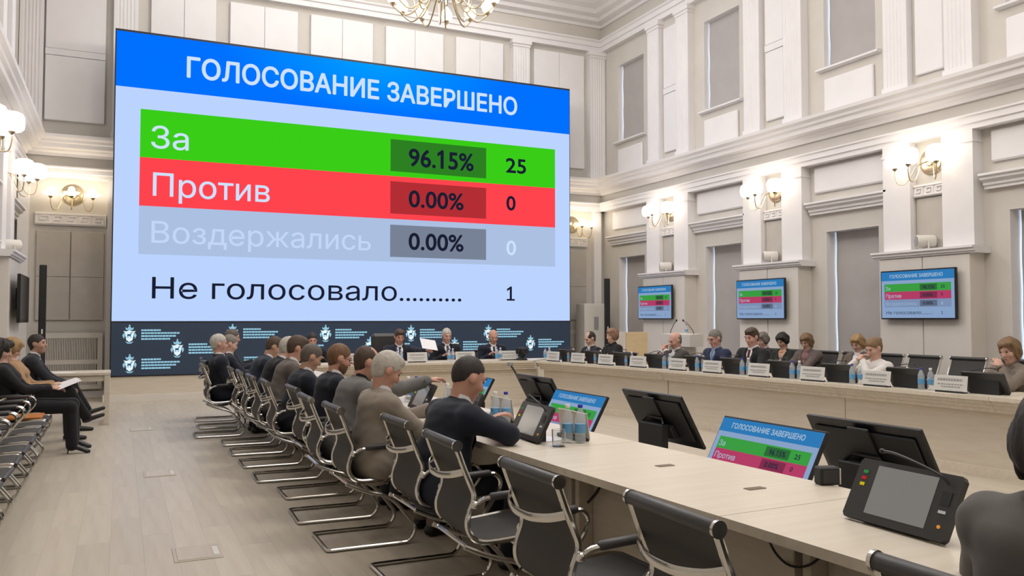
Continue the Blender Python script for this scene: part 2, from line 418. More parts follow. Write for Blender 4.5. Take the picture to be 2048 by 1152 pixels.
def back_bay(x0, x1):
    mid = (x0 + x1) / 2; w = (x1 - x0) / 2
    back(MB().box(-.07, 0, -w - .02, w + .02, 3.17, 3.40), 'key_band', 'white_plaster', mid)
    back(key_strip(2 * w, .19).xf(Matrix.Translation((-.07, 0, 3.19))), 'greek_key_relief', 'white_plaster', mid)
    for k in (-1, 1):
        for (z0, z1) in ((1.43, 2.22), (2.225, 3.06)): back(MB().bbox(-.05, 0, k * w / 2 - w / 2 + .008, k * w / 2 + w / 2 - .008, z0, z1, b=.006), 'fabric_panel', 'grey_fabric', mid + 0)
    # radiator grille
    back(MB().box(-.1, -.07, -w, w, .16, .24).box(-.1, -.07, -w, w, 1.1, 1.2).box(-.1, -.07, -w, w, .62, .7).box(-.098, -.072, -w + .001, -w + .09, .161, 1.199).box(-.098, -.072, w - .09, w - .001, .161, 1.199), 'grille_frame', 'cream_wainscot', mid)
    back(MB().box(-.02, 0, -w, w, .16, 1.2), 'grille_recess', 'dark_joint', mid)
    m = MB(); n = 34
    for k in range(n):
        y = -w + .1 + (2 * w - .2) * (k + .5) / n
        m.box(-.09, -.07, y - .009, y + .009, .24, .62).box(-.09, -.07, y - .009, y + .009, .7, 1.1)
    g = back(m, 'grille_slats', 'cream_wainscot', mid); g['kind'] = 'stuff'
back_bay(-1.42, -.3); back_bay(9.15, 10.1)
for x in (-1.62, -.17, 9.0, 10.36): back(MB().box(-.14, 0, -.1 if x > 0 else -.09, .1 if x > 0 else .09, 0, 4.03), 'corner_pilaster', 'white_plaster', x)
for nm, bx in (('baseboard_back', (XL, XR, YB - .03, YB, 0, .12)), ('baseboard_right', (XR - .03, XR, YF, YB, 0, .12)), ('baseboard_left', (XL, XL + .03, YF, YB, 0, .12))):
    struct(MB().box(*bx).build(nm, 'white_plaster'))

# ------------------------------------------------------------------ slides on the screens
def grad_glow(name, c1, c2, centre, radius):
    m = glow(name, c1, 1.0); nt = m.node_tree; e = [n for n in nt.nodes if n.type == 'EMISSION'][0]
    tc = nt.nodes.new('ShaderNodeTexCoord'); mp = nt.nodes.new('ShaderNodeMapping'); mp.inputs['Location'].default_value = (-centre[0] / radius[0], 0, -centre[1] / radius[1]); mp.inputs['Scale'].default_value = (1 / radius[0], 0, 1 / radius[1])
    ln = nt.nodes.new('ShaderNodeVectorMath'); ln.operation = 'LENGTH'; mx = nt.nodes.new('ShaderNodeMix'); mx.data_type = 'RGBA'
    mx.inputs[6].default_value = (*lin(c2), 1); mx.inputs[7].default_value = (*lin(c1), 1)
    nt.links.new(tc.outputs['Object'], mp.inputs[0]); nt.links.new(mp.outputs[0], ln.inputs[0]); nt.links.new(ln.outputs['Value'], mx.inputs[0]); nt.links.new(mx.outputs[2], e.inputs[0])
    return m
PAL = {'led': dict(body=(187, 212, 255), head=(0, 117, 255), green=(58, 205, 24), red=(255, 68, 78), grey=(172, 192, 226), gd=(44, 128, 34), rd=(178, 46, 52), kd=(120, 130, 150), white=(206, 226, 252), pale=(196, 214, 246), dark=(26, 30, 50)),
       'lcd': dict(body=(150, 178, 218), head=(52, 134, 200), green=(66, 172, 74), red=(196, 68, 112), grey=(136, 158, 196), gd=(52, 118, 60), rd=(140, 52, 84), kd=(104, 116, 140), white=(182, 206, 228), pale=(168, 190, 222), dark=(40, 48, 70))}
for k, p in PAL.items():
    for n, c in p.items():
        if (k, n) == ('led', 'head'): grad_glow('led_head', (0, 112, 255), (0, 158, 255), (.2, 4.6), (5.2, 1.9))
        else: glow(k + '_' + n, c, 1.0 if k == 'led' else .8)

def text_mesh(s, bold):
    cu = bpy.data.curves.new('t', 'FONT'); cu.body = s; cu.resolution_u = 4
    o = bpy.data.objects.new('t', cu); COL.objects.link(o); bpy.context.view_layer.update()
    me = bpy.data.meshes.new_from_object(o.evaluated_get(bpy.context.evaluated_depsgraph_get()))
    bpy.data.objects.remove(o); bpy.data.curves.remove(cu)
    n = len(me.vertices); a = np.zeros(n * 3); me.vertices.foreach_get('co', a); a = a.reshape(-1, 3)
    return me, a
_, capv = text_mesh('Н', 0); CAP = capv[:, 1].max() - capv[:, 1].min(); CAPB = capv[:, 1].min()
def slide_text(s, u0, u1, vb, cap, bold, m):
    """u0..u1 horizontal extent, vb baseline (down from the top), cap = capital height, all in slide fractions"""
    soft = s.endswith('ь'); me, a = text_mesh(s[:-1] if soft else s, bold)
    # two glyphs the built-in font fills badly are completed by hand: the soft sign and the flag of the figure one
    ex = MB()
    if soft:
        x0 = a[:, 0].max() + .11; n = 12; ang = [math.pi / 2 - math.pi * k / n for k in range(n + 1)]
        ex.add([(x0, 0, 0), (x0 + .085, 0, 0), (x0 + .085, .542, 0), (x0, .542, 0)], [(0, 1, 2, 3)])
        o_ = [(x0 + .085, .33)] + [(x0 + .27 + .16 * math.cos(t_), .165 + .165 * math.sin(t_)) for t_ in ang] + [(x0 + .085, 0)]
        i_ = [(x0 + .085, .258)] + [(x0 + .26 + .082 * math.cos(t_), .165 + .093 * math.sin(t_)) for t_ in ang] + [(x0 + .085, .072)]
        m_ = len(o_); ex.add([(u_, v_, 0) for u_, v_ in o_ + i_], [(k, k + 1, m_ + k + 1, m_ + k) for k in range(m_ - 1)])
    for i, ch_ in enumerate(s):
        if ch_ == '1':
            xr = text_mesh(s[:i + 1], 0)[1][:, 0].max()
            ex.add([(xr, .66, 0), (xr, .728, 0), (xr - .075, .728, 0), (xr - .098, .7, 0), (xr - .098, .66, 0)], [(0, 1, 2, 3, 4)]); ex.add([(xr - .098, .7, 0), (xr - .24, .6, 0), (xr - .24, .5, 0), (xr - .098, .6, 0)], [(0, 1, 2, 3)])
            if s == '1': ex.add([(xr - .25, 0, 0), (xr + .15, 0, 0), (xr + .15, .075, 0), (xr - .25, .075, 0)], [(0, 1, 2, 3)])
    if ex.v:
        b_ = bmesh.new(); b_.from_mesh(me); vs_ = [b_.verts.new(q_) for q_ in ex.v]
        for f_ in ex.f: b_.faces.new([vs_[k] for k in f_])
        b_.to_mesh(me); b_.free(); a = np.zeros(len(me.vertices) * 3); me.vertices.foreach_get('co', a); a = a.reshape(-1, 3)
    x = (a[:, 0] - a[:, 0].min()) / (a[:, 0].max() - a[:, 0].min())
    X = (u0 + x * (u1 - u0) - .5) * 16; Z = (.5 - vb) * 9 + (a[:, 1] - CAPB) / CAP * cap * 9
    co = np.stack([X, np.zeros(len(X)), Z], 1); me.vertices.foreach_set('co', co.ravel()); me.update()
    me.materials.clear(); me.materials.append(MATS[m]); me.name = 'slide_text'
    bm = bmesh.new(); bm.from_mesh(me)
    for f in bm.faces:
        if f.normal.y > 0: f.normal_flip()
    if bold:      # heavier strokes: overlaid copies shifted by the stroke gain
        geo = list(bm.verts) + list(bm.edges) + list(bm.faces); g = bold * 9 * cap / CAP
        for j, (dx, dz) in enumerate(((-1, 0), (1, 0), (0, -1), (0, 1), (.7, .7), (-.7, .7), (.7, -.7), (-.7, -.7))):
            d = bmesh.ops.duplicate(bm, geom=geo)['geom']; bmesh.ops.translate(bm, verts=[e for e in d if isinstance(e, bmesh.types.BMVert)], vec=(dx * g, -.0002 * (j + 1), dz * g))
    bm.to_mesh(me); bm.free()
    return me
def quad_mesh(u0, u1, v0, v1, m):
    x0, x1, z0, z1 = (u0 - .5) * 16, (u1 - .5) * 16, (.5 - v1) * 9, (.5 - v0) * 9
    return MB().add([(x0, 0, z0), (x1, 0, z0), (x1, 0, z1), (x0, 0, z1)], [(0, 1, 2, 3)]).mesh('slide_area', m)
SLIDE = {}
for k in ('led', 'lcd'):
    L = []
    def q(name, z, *a): L.append((name, z, quad_mesh(*a[:-1], k + '_' + a[-1])))
    def t(name, s, u0, u1, vb, cap, bold, m): L.append((name, 3, slide_text(s, u0, u1, vb, cap, bold, k + '_' + m)))
    q('slide_background', 0, 0, 1, 0, 1, 'body'); q('title_band', 1, 0, 1, 0, .192, 'head')
    q('result_row', 1, .0445, .96, .264, .432, 'green'); q('result_row', 1, .0445, .96, .432, .601, 'red'); q('result_row', 1, .0445, .96, .601, .769, 'grey')
    q('percent_box', 2, .5487, .7785, .2865, .413, 'gd'); q('percent_box', 2, .5487, .7785, .4527, .58, 'rd'); q('percent_box', 2, .5487, .7785, .6237, .75, 'kd')
    t('title_text', 'ГОЛОСОВАНИЕ ЗАВЕРШЕНО', .1285, .857, .1345, .0725, .022, 'white')
    t('row_text', 'За', .0645, .1325, .397, .0785, .004, 'white'); t('row_text', 'Против', .0688, .2905, .564, .081, .004, 'white')
    t('row_text', 'Воздержались', .0675, .505, .728, .076, .002, 'pale'); t('row_text', 'Не голосовало..........', .07, .717, .9215, .0745, .002, 'dark')
    t('percent_text', '96.15%', .5916, .7458, .386, .0715, .02, 'dark'); t('percent_text', '0.00%', .5918, .7212, .549, .068, .02, 'dark'); t('percent_text', '0.00%', .592, .7213, .718, .068, .02, 'dark')
    t('count_text', '25', .8297, .8807, .3797, .062, .02, 'dark'); t('count_text', '0', .831, .8531, .5378, .061, .02, 'dark'); t('count_text', '0', .831, .8544, .7252, .062, .012, 'white'); t('count_text', '1', .8315, .8515, .916, .058, .008, 'dark')
    SLIDE[k] = L
def put_slide(kind, parent, width, y=0, z=0):
    s = width / 16
    bgd = None
    for name, lay, me in SLIDE[kind]:
        if lay == 0: bgd = link(name, me, parent, (0, y, z), scale=s)
        else: link(name, me, bgd, (0, -.004 / s * lay * (.5 if kind == 'lcd' else 1), 0))

# ---- video wall
VW = thing('video_wall', 'huge LED video wall showing the blue-headed voting result', 'video wall', (4.45, 16.2, 0))
MB().box(-4.62, 4.62, .012, .4, .43, 6.63).build('cabinet', 'black_matte', VW)
MB().box(-4.68, 4.68, .03, .45, 0, .43).build('plinth', 'desk_panel', VW); MB().box(-4.72, 4.72, -.03, .45, 0, .11).build('plinth_step', 'cream_wainscot', VW)
MB().box(-4.6, 4.6, 0, .012, .45, 1.385).build('logo_band', 'led_black', VW)
put_slide('led', VW, 9.2, 0, 4.0)
glow('logo_glow', (160, 214, 236), .85); glow('logo_core', (228, 248, 255), 1.0); glow('logo_dark', (40, 84, 116), 1.0)
def circ(cx, cz, r, n=10): return [(cx + r * math.cos(2 * math.pi * k / n), cz + r * math.sin(2 * math.pi * k / n)) for k in range(n)]
def flat(polys, y, m, name):
    mb = MB()
    for p in polys: mb.add([(a, y, b) for a, b in p], [tuple(range(len(p)))])
    return mb.mesh(name, m)
crest = flat([[(-.075, .03), (-.05, -.1), (0, -.14), (.05, -.1), (.075, .03), (.1, .06), (.05, .05), (0, .075), (-.05, .05), (-.1, .06)]], -.006, 'logo_core', 'crest')
crown = flat([[(-.055, .075), (.055, .075), (.07, .125), (.035, .105), (0, .15), (-.035, .105), (-.07, .125)], circ(0, .155, .014), [(-.115, -.02), (-.09, -.08), (-.07, -.02), (-.085, .03)], [(.115, -.02), (.085, .03), (.07, -.02), (.09, -.08)],
              [(-.07, -.125), (-.03, -.165), (.03, -.165), (.07, -.125), (.0, -.15)]], -.006, 'logo_glow', 'crest_crown')
crest_d = flat([[(-.04, -.03), (.022, -.032), (.026, .0), (-.03, .004)], [(-.04, -.03), (-.032, -.03), (-.036, -.07), (-.042, -.07)], [(-.026, -.03), (-.019, -.03), (-.018, -.07), (-.024, -.07)], [(.004, -.03), (.011, -.03), (.016, -.068), (.01, -.068)],
                [(.016, -.03), (.023, -.03), (.036, -.058), (.031, -.062)], [(.01, .0), (.026, .0), (.04, .03), (.03, .04)], [(.03, .04), (.04, .026), (.055, .02), (.054, .03)], [(.03, .04), (.018, .056), (.008, .052), (.02, .05)], [(-.04, -.005), (-.034, .004), (-.046, .018)]], -.009, 'logo_dark', 'crest_charge')
def words(rows):
    mb = MB(); z = .085; r = random.Random(3)
    for (n, w) in rows:
        x = .19
        while x < .19 + w:
            l = r.uniform(.03, .06)
            mb.add([(x, -.006, z - .03), (x + l, -.006, z - .03), (x + l, -.006, z), (x, -.006, z)], [(0, 1, 2, 3)]); x += l + .006
        z -= .052
    return mb.mesh('crest_lettering', 'logo_glow')
letter = words(((6, .3), (13, .62), (12, .55), (10, .46)))
for (x, z) in ((.14, 1.18), (1.88, 1.19), (3.61, 1.17), (5.35, 1.16), (7.07, 1.16), (.93, .92), (2.75, .92), (4.5, .93), (6.3, .9), (8.07, .93), (.15, .66), (1.9, .66), (3.62, .66), (7.07, .66)):
    c = link('crest_logo', crest, VW, (x - 4.45, -.002, z)); link('crown', crown, c); link('charge', crest_d, c); link('lettering', letter, c)

# ---- wall televisions
def television(loc, rz, label, on=True):
    t = thing('wall_tv', label, 'television', loc, rz, 'televisions on the piers')
    MB().bbox(-.615, .615, .004, .05, -.355, .355, b=.008).build('casing', 'black_plastic', t)
    MB().box(-.2, .2, .05, .105, -.16, .16).build('wall_bracket', 'black_matte', t)
    if on: put_slide('lcd', t, 1.19, .003, 0)
    else: MB().box(-.6, .6, .003, .004, -.34, .34).build('screen', 'screen_dead', t)
    return t
for y, lab in ((14.6, 'wall television showing the vote, smallest of the three, on the pier nearest the video wall'), (11.4, 'wall television showing the vote on the middle pier'), (8.2, 'wall television showing the vote, largest of the three, on the near pier')):
    television((10.195, y, 1.80), -math.pi / 2, lab)
television((XL + .44, 14.43, 1.75), math.pi / 2, 'wall television seen edge-on above the seated man by the left wall', False)

# ---- pier loudspeakers
def pier_speaker(loc, rz, label):
    t = thing('horn_speaker', label, 'speaker', loc, rz, 'cylinder speakers on the pier ledges')
    MB().lathe([(.075, -.13), (.09, -.12), (.09, .1), (.08, .12)], (0, 0, .115), 18, 1).build('body', 'off_white_plastic', t)
    MB().lathe([(.001, -.135), (.076, -.131)], (0, 0, .115), 18, 1).build('grille', 'plate_print', t)
    MB().tube([(-.105, 0, .115), (-.105, 0, .012), (.105, 0, .012), (.105, 0, .115)], .012, 6).build('bracket', 'off_white_plastic', t)
for y, lab in ((14.43, 'cream cylinder speaker on the ledge of the pier nearest the video wall'), (11.31, 'cream cylinder speaker on the ledge above the middle television'), (8.18, 'cream cylinder speaker on the ledge above the largest television')):
    pier_speaker((XR - .24, y - .02, 2.44), math.radians(-122), lab)
pier_speaker((XL + .24, 14.43, 2.44), math.radians(122), 'cream cylinder speaker on the ledge above the edge-on television')

# ---- sconces
def sconce(loc, rz, label, shallow=False):
    """local -y points into the room"""
    t = thing('wall_sconce', label, 'sconce', loc, rz, 'three-arm wall sconces')
    MB().lathe([(.001, -.07), (.06, -.065), (.075, -.045), (.13, -.04), (.165, -.035), (.18, -.015), (.2, -.012), (.205, 0)], (0, 0, 0), 28, 1).build('back_plate', 'brass', t)
    sp = ((-.34, -.36), (0, -.50), (.34, -.36))
    for (a, b) in sp:
        pts = [Vector((a * .15, -.06, .0)), Vector((a * .4, b * .45, -.06)), Vector((a * .55, b * .6, -.2)), Vector((a * .7, b * .75, -.31)), Vector((a * .9, b * .93, -.31)), Vector((a, b, -.2)), Vector((a, b, -.1))]
        sm = []
        for i in range(len(pts) - 1):
            p0, p1, p2, p3 = pts[max(i - 1, 0)], pts[i], pts[i + 1], pts[min(i + 2, len(pts) - 1)]
            for j in range(4):
                u = j / 4; sm.append(.5 * ((2 * p1) + (p2 - p0) * u + (2 * p0 - 5 * p1 + 4 * p2 - p3) * u * u + (3 * p1 - p0 - 3 * p2 + p3) * u ** 3))
        sm.append(pts[-1])
        arm = MB().tube(sm, .0075, 7).build('arm', 'brass', t)
        MB().lathe([(.01, -.12), (.02, -.11), (.04, -.085), (.042, -.08)], (a, b, 0), 14).build('cup', 'brass', arm)
        if shallow:
            MB().lathe([(.03, -.075), (.08, -.06), (.125, -.03), (.135, -.015), (.13, -.012), (.08, -.045), (.001, -.06)], (a, b, 0), 20).build('shade', 'opal_shallow', arm)
            MB().ell((a, b, .03), (.055, .055, .06), 12, 8).build('bulb', 'bulb_glow', arm)
        else:
            MB().lathe([(.03, -.08), (.095, -.075), (.128, -.045), (.136, .02), (.132, .09), (.112, .13), (.07, .15), (.001, .155)], (a, b, 0), 20).build('shade', 'opal_glass', arm)
    return t
for y, lab in ((14.43, 'glowing three-globe brass sconce on the pier nearest the video wall'), (11.31, 'glowing three-globe brass sconce above the middle television'), (8.17, 'glowing three-globe brass sconce above the largest television')):
    sconce((XR - .06, y, 3.72), -math.pi / 2, lab)
sconce((XL + .06, 11.2, 3.72), math.pi / 2, 'glowing brass sconce at the upper left edge of the photo')
sconce((XL + .06, 14.43, 3.66), math.pi / 2, 'glowing brass sconce above the edge-on television by the left wall')
sconce((-.84, YB - .0, 3.74), 0, 'brass sconce with three shallow bowls beside the video wall on the left', True)
sconce((9.72, YB - .0, 3.70), 0, 'brass sconce with shallow bowls half hidden behind the video wall edge on the right', True)

# ---- chandelier
ch = thing('chandelier', 'large many-armed brass chandelier with white tulip lamps at the top of the photo', 'chandelier', (4.43, 11.9, 6.22))
MB().tube([(0, 0, .55), (0, 0, 3.05)], .02, 8).build('stem', 'brass', ch); MB().lathe([(.16, 3.05), (.12, 2.95), (.03, 2.9)], n=18).build('canopy', 'brass', ch)
mat('crystal', (226, 228, 240), .05, metal=.6)
MB().lathe([(.001, .14), (.1, .17), (.17, .26), (.18, .36), (.12, .46), (.06, .55), (.03, .62)], n=20).build('crystal_bowl', 'crystal', ch)
tul = MB().lathe([(.02, 0), (.075, .03), (.1, .09), (.085, .15), (.05, .2), (.012, .25)], n=14).mesh('lamp', 'tulip_glow')
cup = MB().lathe([(.008, -.05), (.03, -.02), (.045, .01)], n=10).mesh('cup', 'brass')
def arm_mesh(R, zt):
    P = []
    for k in range(15):
        u = k / 14; P.append((.1 + (R - .1) * (u ** .8), 0, .42 - .5 * math.sin(min(1, u * 1.25) * math.pi * .62) + (max(0, u - .7) / .3) ** 2 * (zt + .02)))
    P.append((R, 0, zt - .04)); return MB().tube(P[:-2] + [P[-1]], .012, 6).mesh('arm', 'brass')
for R, zt, n, ph in ((.78, .1, 12, .1), (.52, .34, 6, .3)):
    am = arm_mesh(R, zt)
    for k in range(n):
        a = 2 * math.pi * k / n + ph
        o = link('arm', am, ch, (0, 0, 0), (0, 0, a)); link('cup', cup, o, (R, 0, zt)); link('lamp', tul, o, (R, 0, zt))
pl = bpy.data.lights.new('chandelier_light', 'POINT'); pl.energy = 400; pl.color = (1, .94, .87); pl.shadow_soft_size = .6
plo = bpy.data.objects.new('chandelier_light', pl); COL.objects.link(plo); plo.parent = ch; plo.location = (0, 0, .75)

c2 = copy_tree(ch); c2.location = (4.43, 4.2, 6.22); c2['label'] = 'second brass chandelier added out of view above the near desks for its light'  # unseen copy, added so more low light reaches the walls

# ---- column loudspeakers
def column(loc, rz, label):
    t = thing('column_speaker', label, 'speaker', loc, rz, 'slim black column speakers')
    MB().bbox(-.055, .055, -.06, .06, .02, 2.36, b=.01).build('body', 'black_matte', t)
    MB().bbox(-.048, .048, -.064, -.058, .9, 2.33, b=.003).build('grille', 'black_plastic', t)
    MB().bbox(-.2, .2, -.2, .2, 0, .02, b=.005).build('base_plate', 'black_matte', t); MB().box(-.012, .012, -.068, -.06, 1.2, 1.28).build('badge', 'plate_grey', t)
column((-1.2, 16.0, 0), .1, 'slim black column speaker behind the seated man on the left')
column((9.9, 16.0, 0), -.3, 'slim black column speaker between the video wall and the far window')
# ---- cabinet, board and lectern by the far right corner
cb = thing('flip_cabinet', 'tall white cabinet with a small grille beside the right edge of the video wall', 'cabinet', (9.86, 16.62, 0))
MB().bbox(-.3, .3, -.2, .2, .06, 1.8, b=.01).build('body', 'off_white_plastic', cb); MB().box(-.27, .27, -.17, .17, 0, .06).build('plinth', 'plate_print', cb)
MB().bbox(-.285, .285, -.212, -.2, .1, 1.76, b=.004).build('door', 'off_white_plastic', cb); MB().box(-.06, .06, -.216, -.212, 1.2, 1.5).build('vent', 'plate_print', cb)
bd = thing('wooden_partition', 'pale plywood folding board standing behind the two seated people near the video wall', 'partition', (9.2, 14.0, 0))
MB().bbox(-.33, -.12, -.02, .02, .02, 1.19, b=.004).build('panel', 'cream_wainscot', bd); MB().bbox(-.115, .4, -.02, .02, .02, 1.19, b=.004).build('panel', 'wood_board', bd); MB().box(-.33, .4, -.15, .15, 0, .02).build('foot', 'wood_board', bd)
le = thing('lectern', 'white lectern with a round blue emblem and two gooseneck microphones', 'lectern', (8.8, 11.78, 0), -math.pi / 2)
MB().box(-.3, .3, -.2, .2, 0, .06).build('base', 'off_white_plastic', le); MB().bbox(-.22, .22, -.12, .14, .06, .98, b=.01).build('column', 'off_white_plastic', le)
MB().prism([(-.16, .98), (.12, .98), (.12, 1.2), (-.16, 1.185)], 0, -.43, .43).build('top', 'off_white_plastic', le)
mat('emblem_blue', (120, 150, 170), .5)
em = MB().lathe([(.001, -.175), (.075, -.17), (.08, -.16)], (0, 0, 1.08), 20, 1).build('emblem', 'emblem_blue', le); MB().lathe([(.001, -.18), (.045, -.178)], (0, 0, 1.08), 16, 1).build('emblem_centre', 'plate_grey', em)
for s in (-1, 1):
    g = MB().tube([(s * .33, 0, 1.19), (s * .32, 0, 1.24), (s * .2, -.02, 1.36), (s * .1, -.04, 1.42)], .006, 6).build('microphone', 'black_matte', le); MB().ell((s * .095, -.042, 1.425), (.016, .016, .022), 8, 6).build('capsule', 'black_matte', g)

# ------------------------------------------------------------------ desks
def outer(y): return 1.96 - .037 * (y - 1.7)
RD = [(3.2, 7.2), (4.95, 7.06), (6.65, 6.97), (9.55, 6.74), (12.45, 6.30)]
def rfront(y): return float(np.interp(y, [a for a, b in RD], [b for a, b in RD]))
def desk_unit(name, label, a, b, depth, group, front=True, cut=(0, 0)):
    """a -> b is the front edge seen from inside the U; the desk lies to the left of a->b"""
    a = Vector((a[0], a[1], 0)); b = Vector((b[0], b[1], 0)); d = b - a; L = d.length; rz = math.atan2(d.y, d.x)
    t = thing(name, label, 'desk', a, rz, group); g = .002
    def quad(y0, y1, z0, z1, e=0):
        # trapezoid so that mitred units meet
        s0 = cut[0]; s1 = cut[1]
        return [(g + s0 * y0, y0, z0), (L - g + s1 * y0, y0, z0), (L - g + s1 * y1, y1, z0), (g + s0 * y1, y1, z0), (g + s0 * y0, y0, z1), (L - g + s1 * y0, y0, z1), (L - g + s1 * y1, y1, z1), (g + s0 * y1, y1, z1)]
    F = [(0, 3, 2, 1), (4, 5, 6, 7), (0, 1, 5, 4), (1, 2, 6, 5), (2, 3, 7, 6), (3, 0, 4, 7)]
    MB().add(quad(0, depth, .715, .75), F).build('top', 'desk_wood', t)
    if front:
        for k, (o, z0, z1) in enumerate(((.03, .68, .715), (.06, .645, .68), (.09, .605, .645))): MB().add(quad(o, o + .1, z0, z1), F).build('moulding', 'desk_wood', t)
        MB().add(quad(.17, .2, .09, .605), F).build('front_panel', 'desk_panel', t)
        MB().add(quad(.145, .2, 0, .09), F).build('plinth', 'desk_wood', t)
    else:
        MB().add(quad(.3, .33, .0, .715), F).build('modesty_panel', 'desk_panel', t)
        for x in (.02, L - .06): MB().bbox(x, x + .04, .33, .42, 0, .715, b=.003).build('side_panel', 'desk_panel', t)
        MB().bbox(L * .5 - .22, L * .5 + .22, .33, .4, .03, .66, b=.004).build('cable_duct', 'desk_panel', t)
    return t
GR = 'right-hand desk units'
right_lab = ['pale wooden desk unit at the far right corner next to the presidium', 'pale wooden desk unit before the bald man and the man in the dark blue suit', 'pale wooden desk unit before the woman in the white blouse', 'pale wooden desk unit before the blonde woman resting her chin']
for i in range(len(RD) - 1, 0, -1):
    (y1, x1), (y0, x0) = RD[i], RD[i - 1]
    desk_unit('wooden_desk', right_lab[len(RD) - 1 - i], (x1, y1), (x0, y0), .78, GR)
PX = [2.42, 3.72, 5.02, 6.30]
for i, lab in enumerate(('pale wooden presidium desk unit, left end', 'pale wooden presidium desk unit before the man holding papers', 'pale wooden presidium desk unit before the two men beside the black camera')):
    desk_unit('wooden_desk', lab, (PX[i], 12.62), (PX[i + 1], 12.55), .78, 'presidium desk units', True, (0, .9 if i == 2 else 0))
LY = [.7, 2.41, 4.02, 5.65, 7.3, 8.95, 10.6, 12.3]
left_lab = ['pale wooden desk unit under the largest tablet at the photo\'s lower right', 'bare pale wooden desk unit behind the row of empty chairs', 'pale wooden desk unit before the man in navy with elbow on the table', 'pale wooden desk unit before the white-haired man in beige', 'pale wooden desk unit before the red-bearded man', 'pale wooden desk unit before the man in the brown-grey suit', 'pale wooden desk unit before the white-haired navy-suited men at the far end']
for i in range(len(LY) - 1):
    y0, y1 = LY[i], LY[i + 1]
    # front (inner) edge runs towards +y with the desk on its left (-x)
    desk_unit('wooden_desk', left_lab[i], (outer(y0) + .8, y0), (outer(y1) + .8, y1), .8, 'left-hand desk units', False)
for (x, y) in ((2.36, 3.3), (2.38, 2.35 + .35)):
    tag(MB().bbox(x - .045, x + .045, y - .02, y + .02, .75, .753, b=.001).build('cable_hatch', 'desk_dark'), 'small metal cable slot in the tabletop, ' + ('farther one' if y > 3 else 'nearer one'), 'cable slot', 'cable slots')

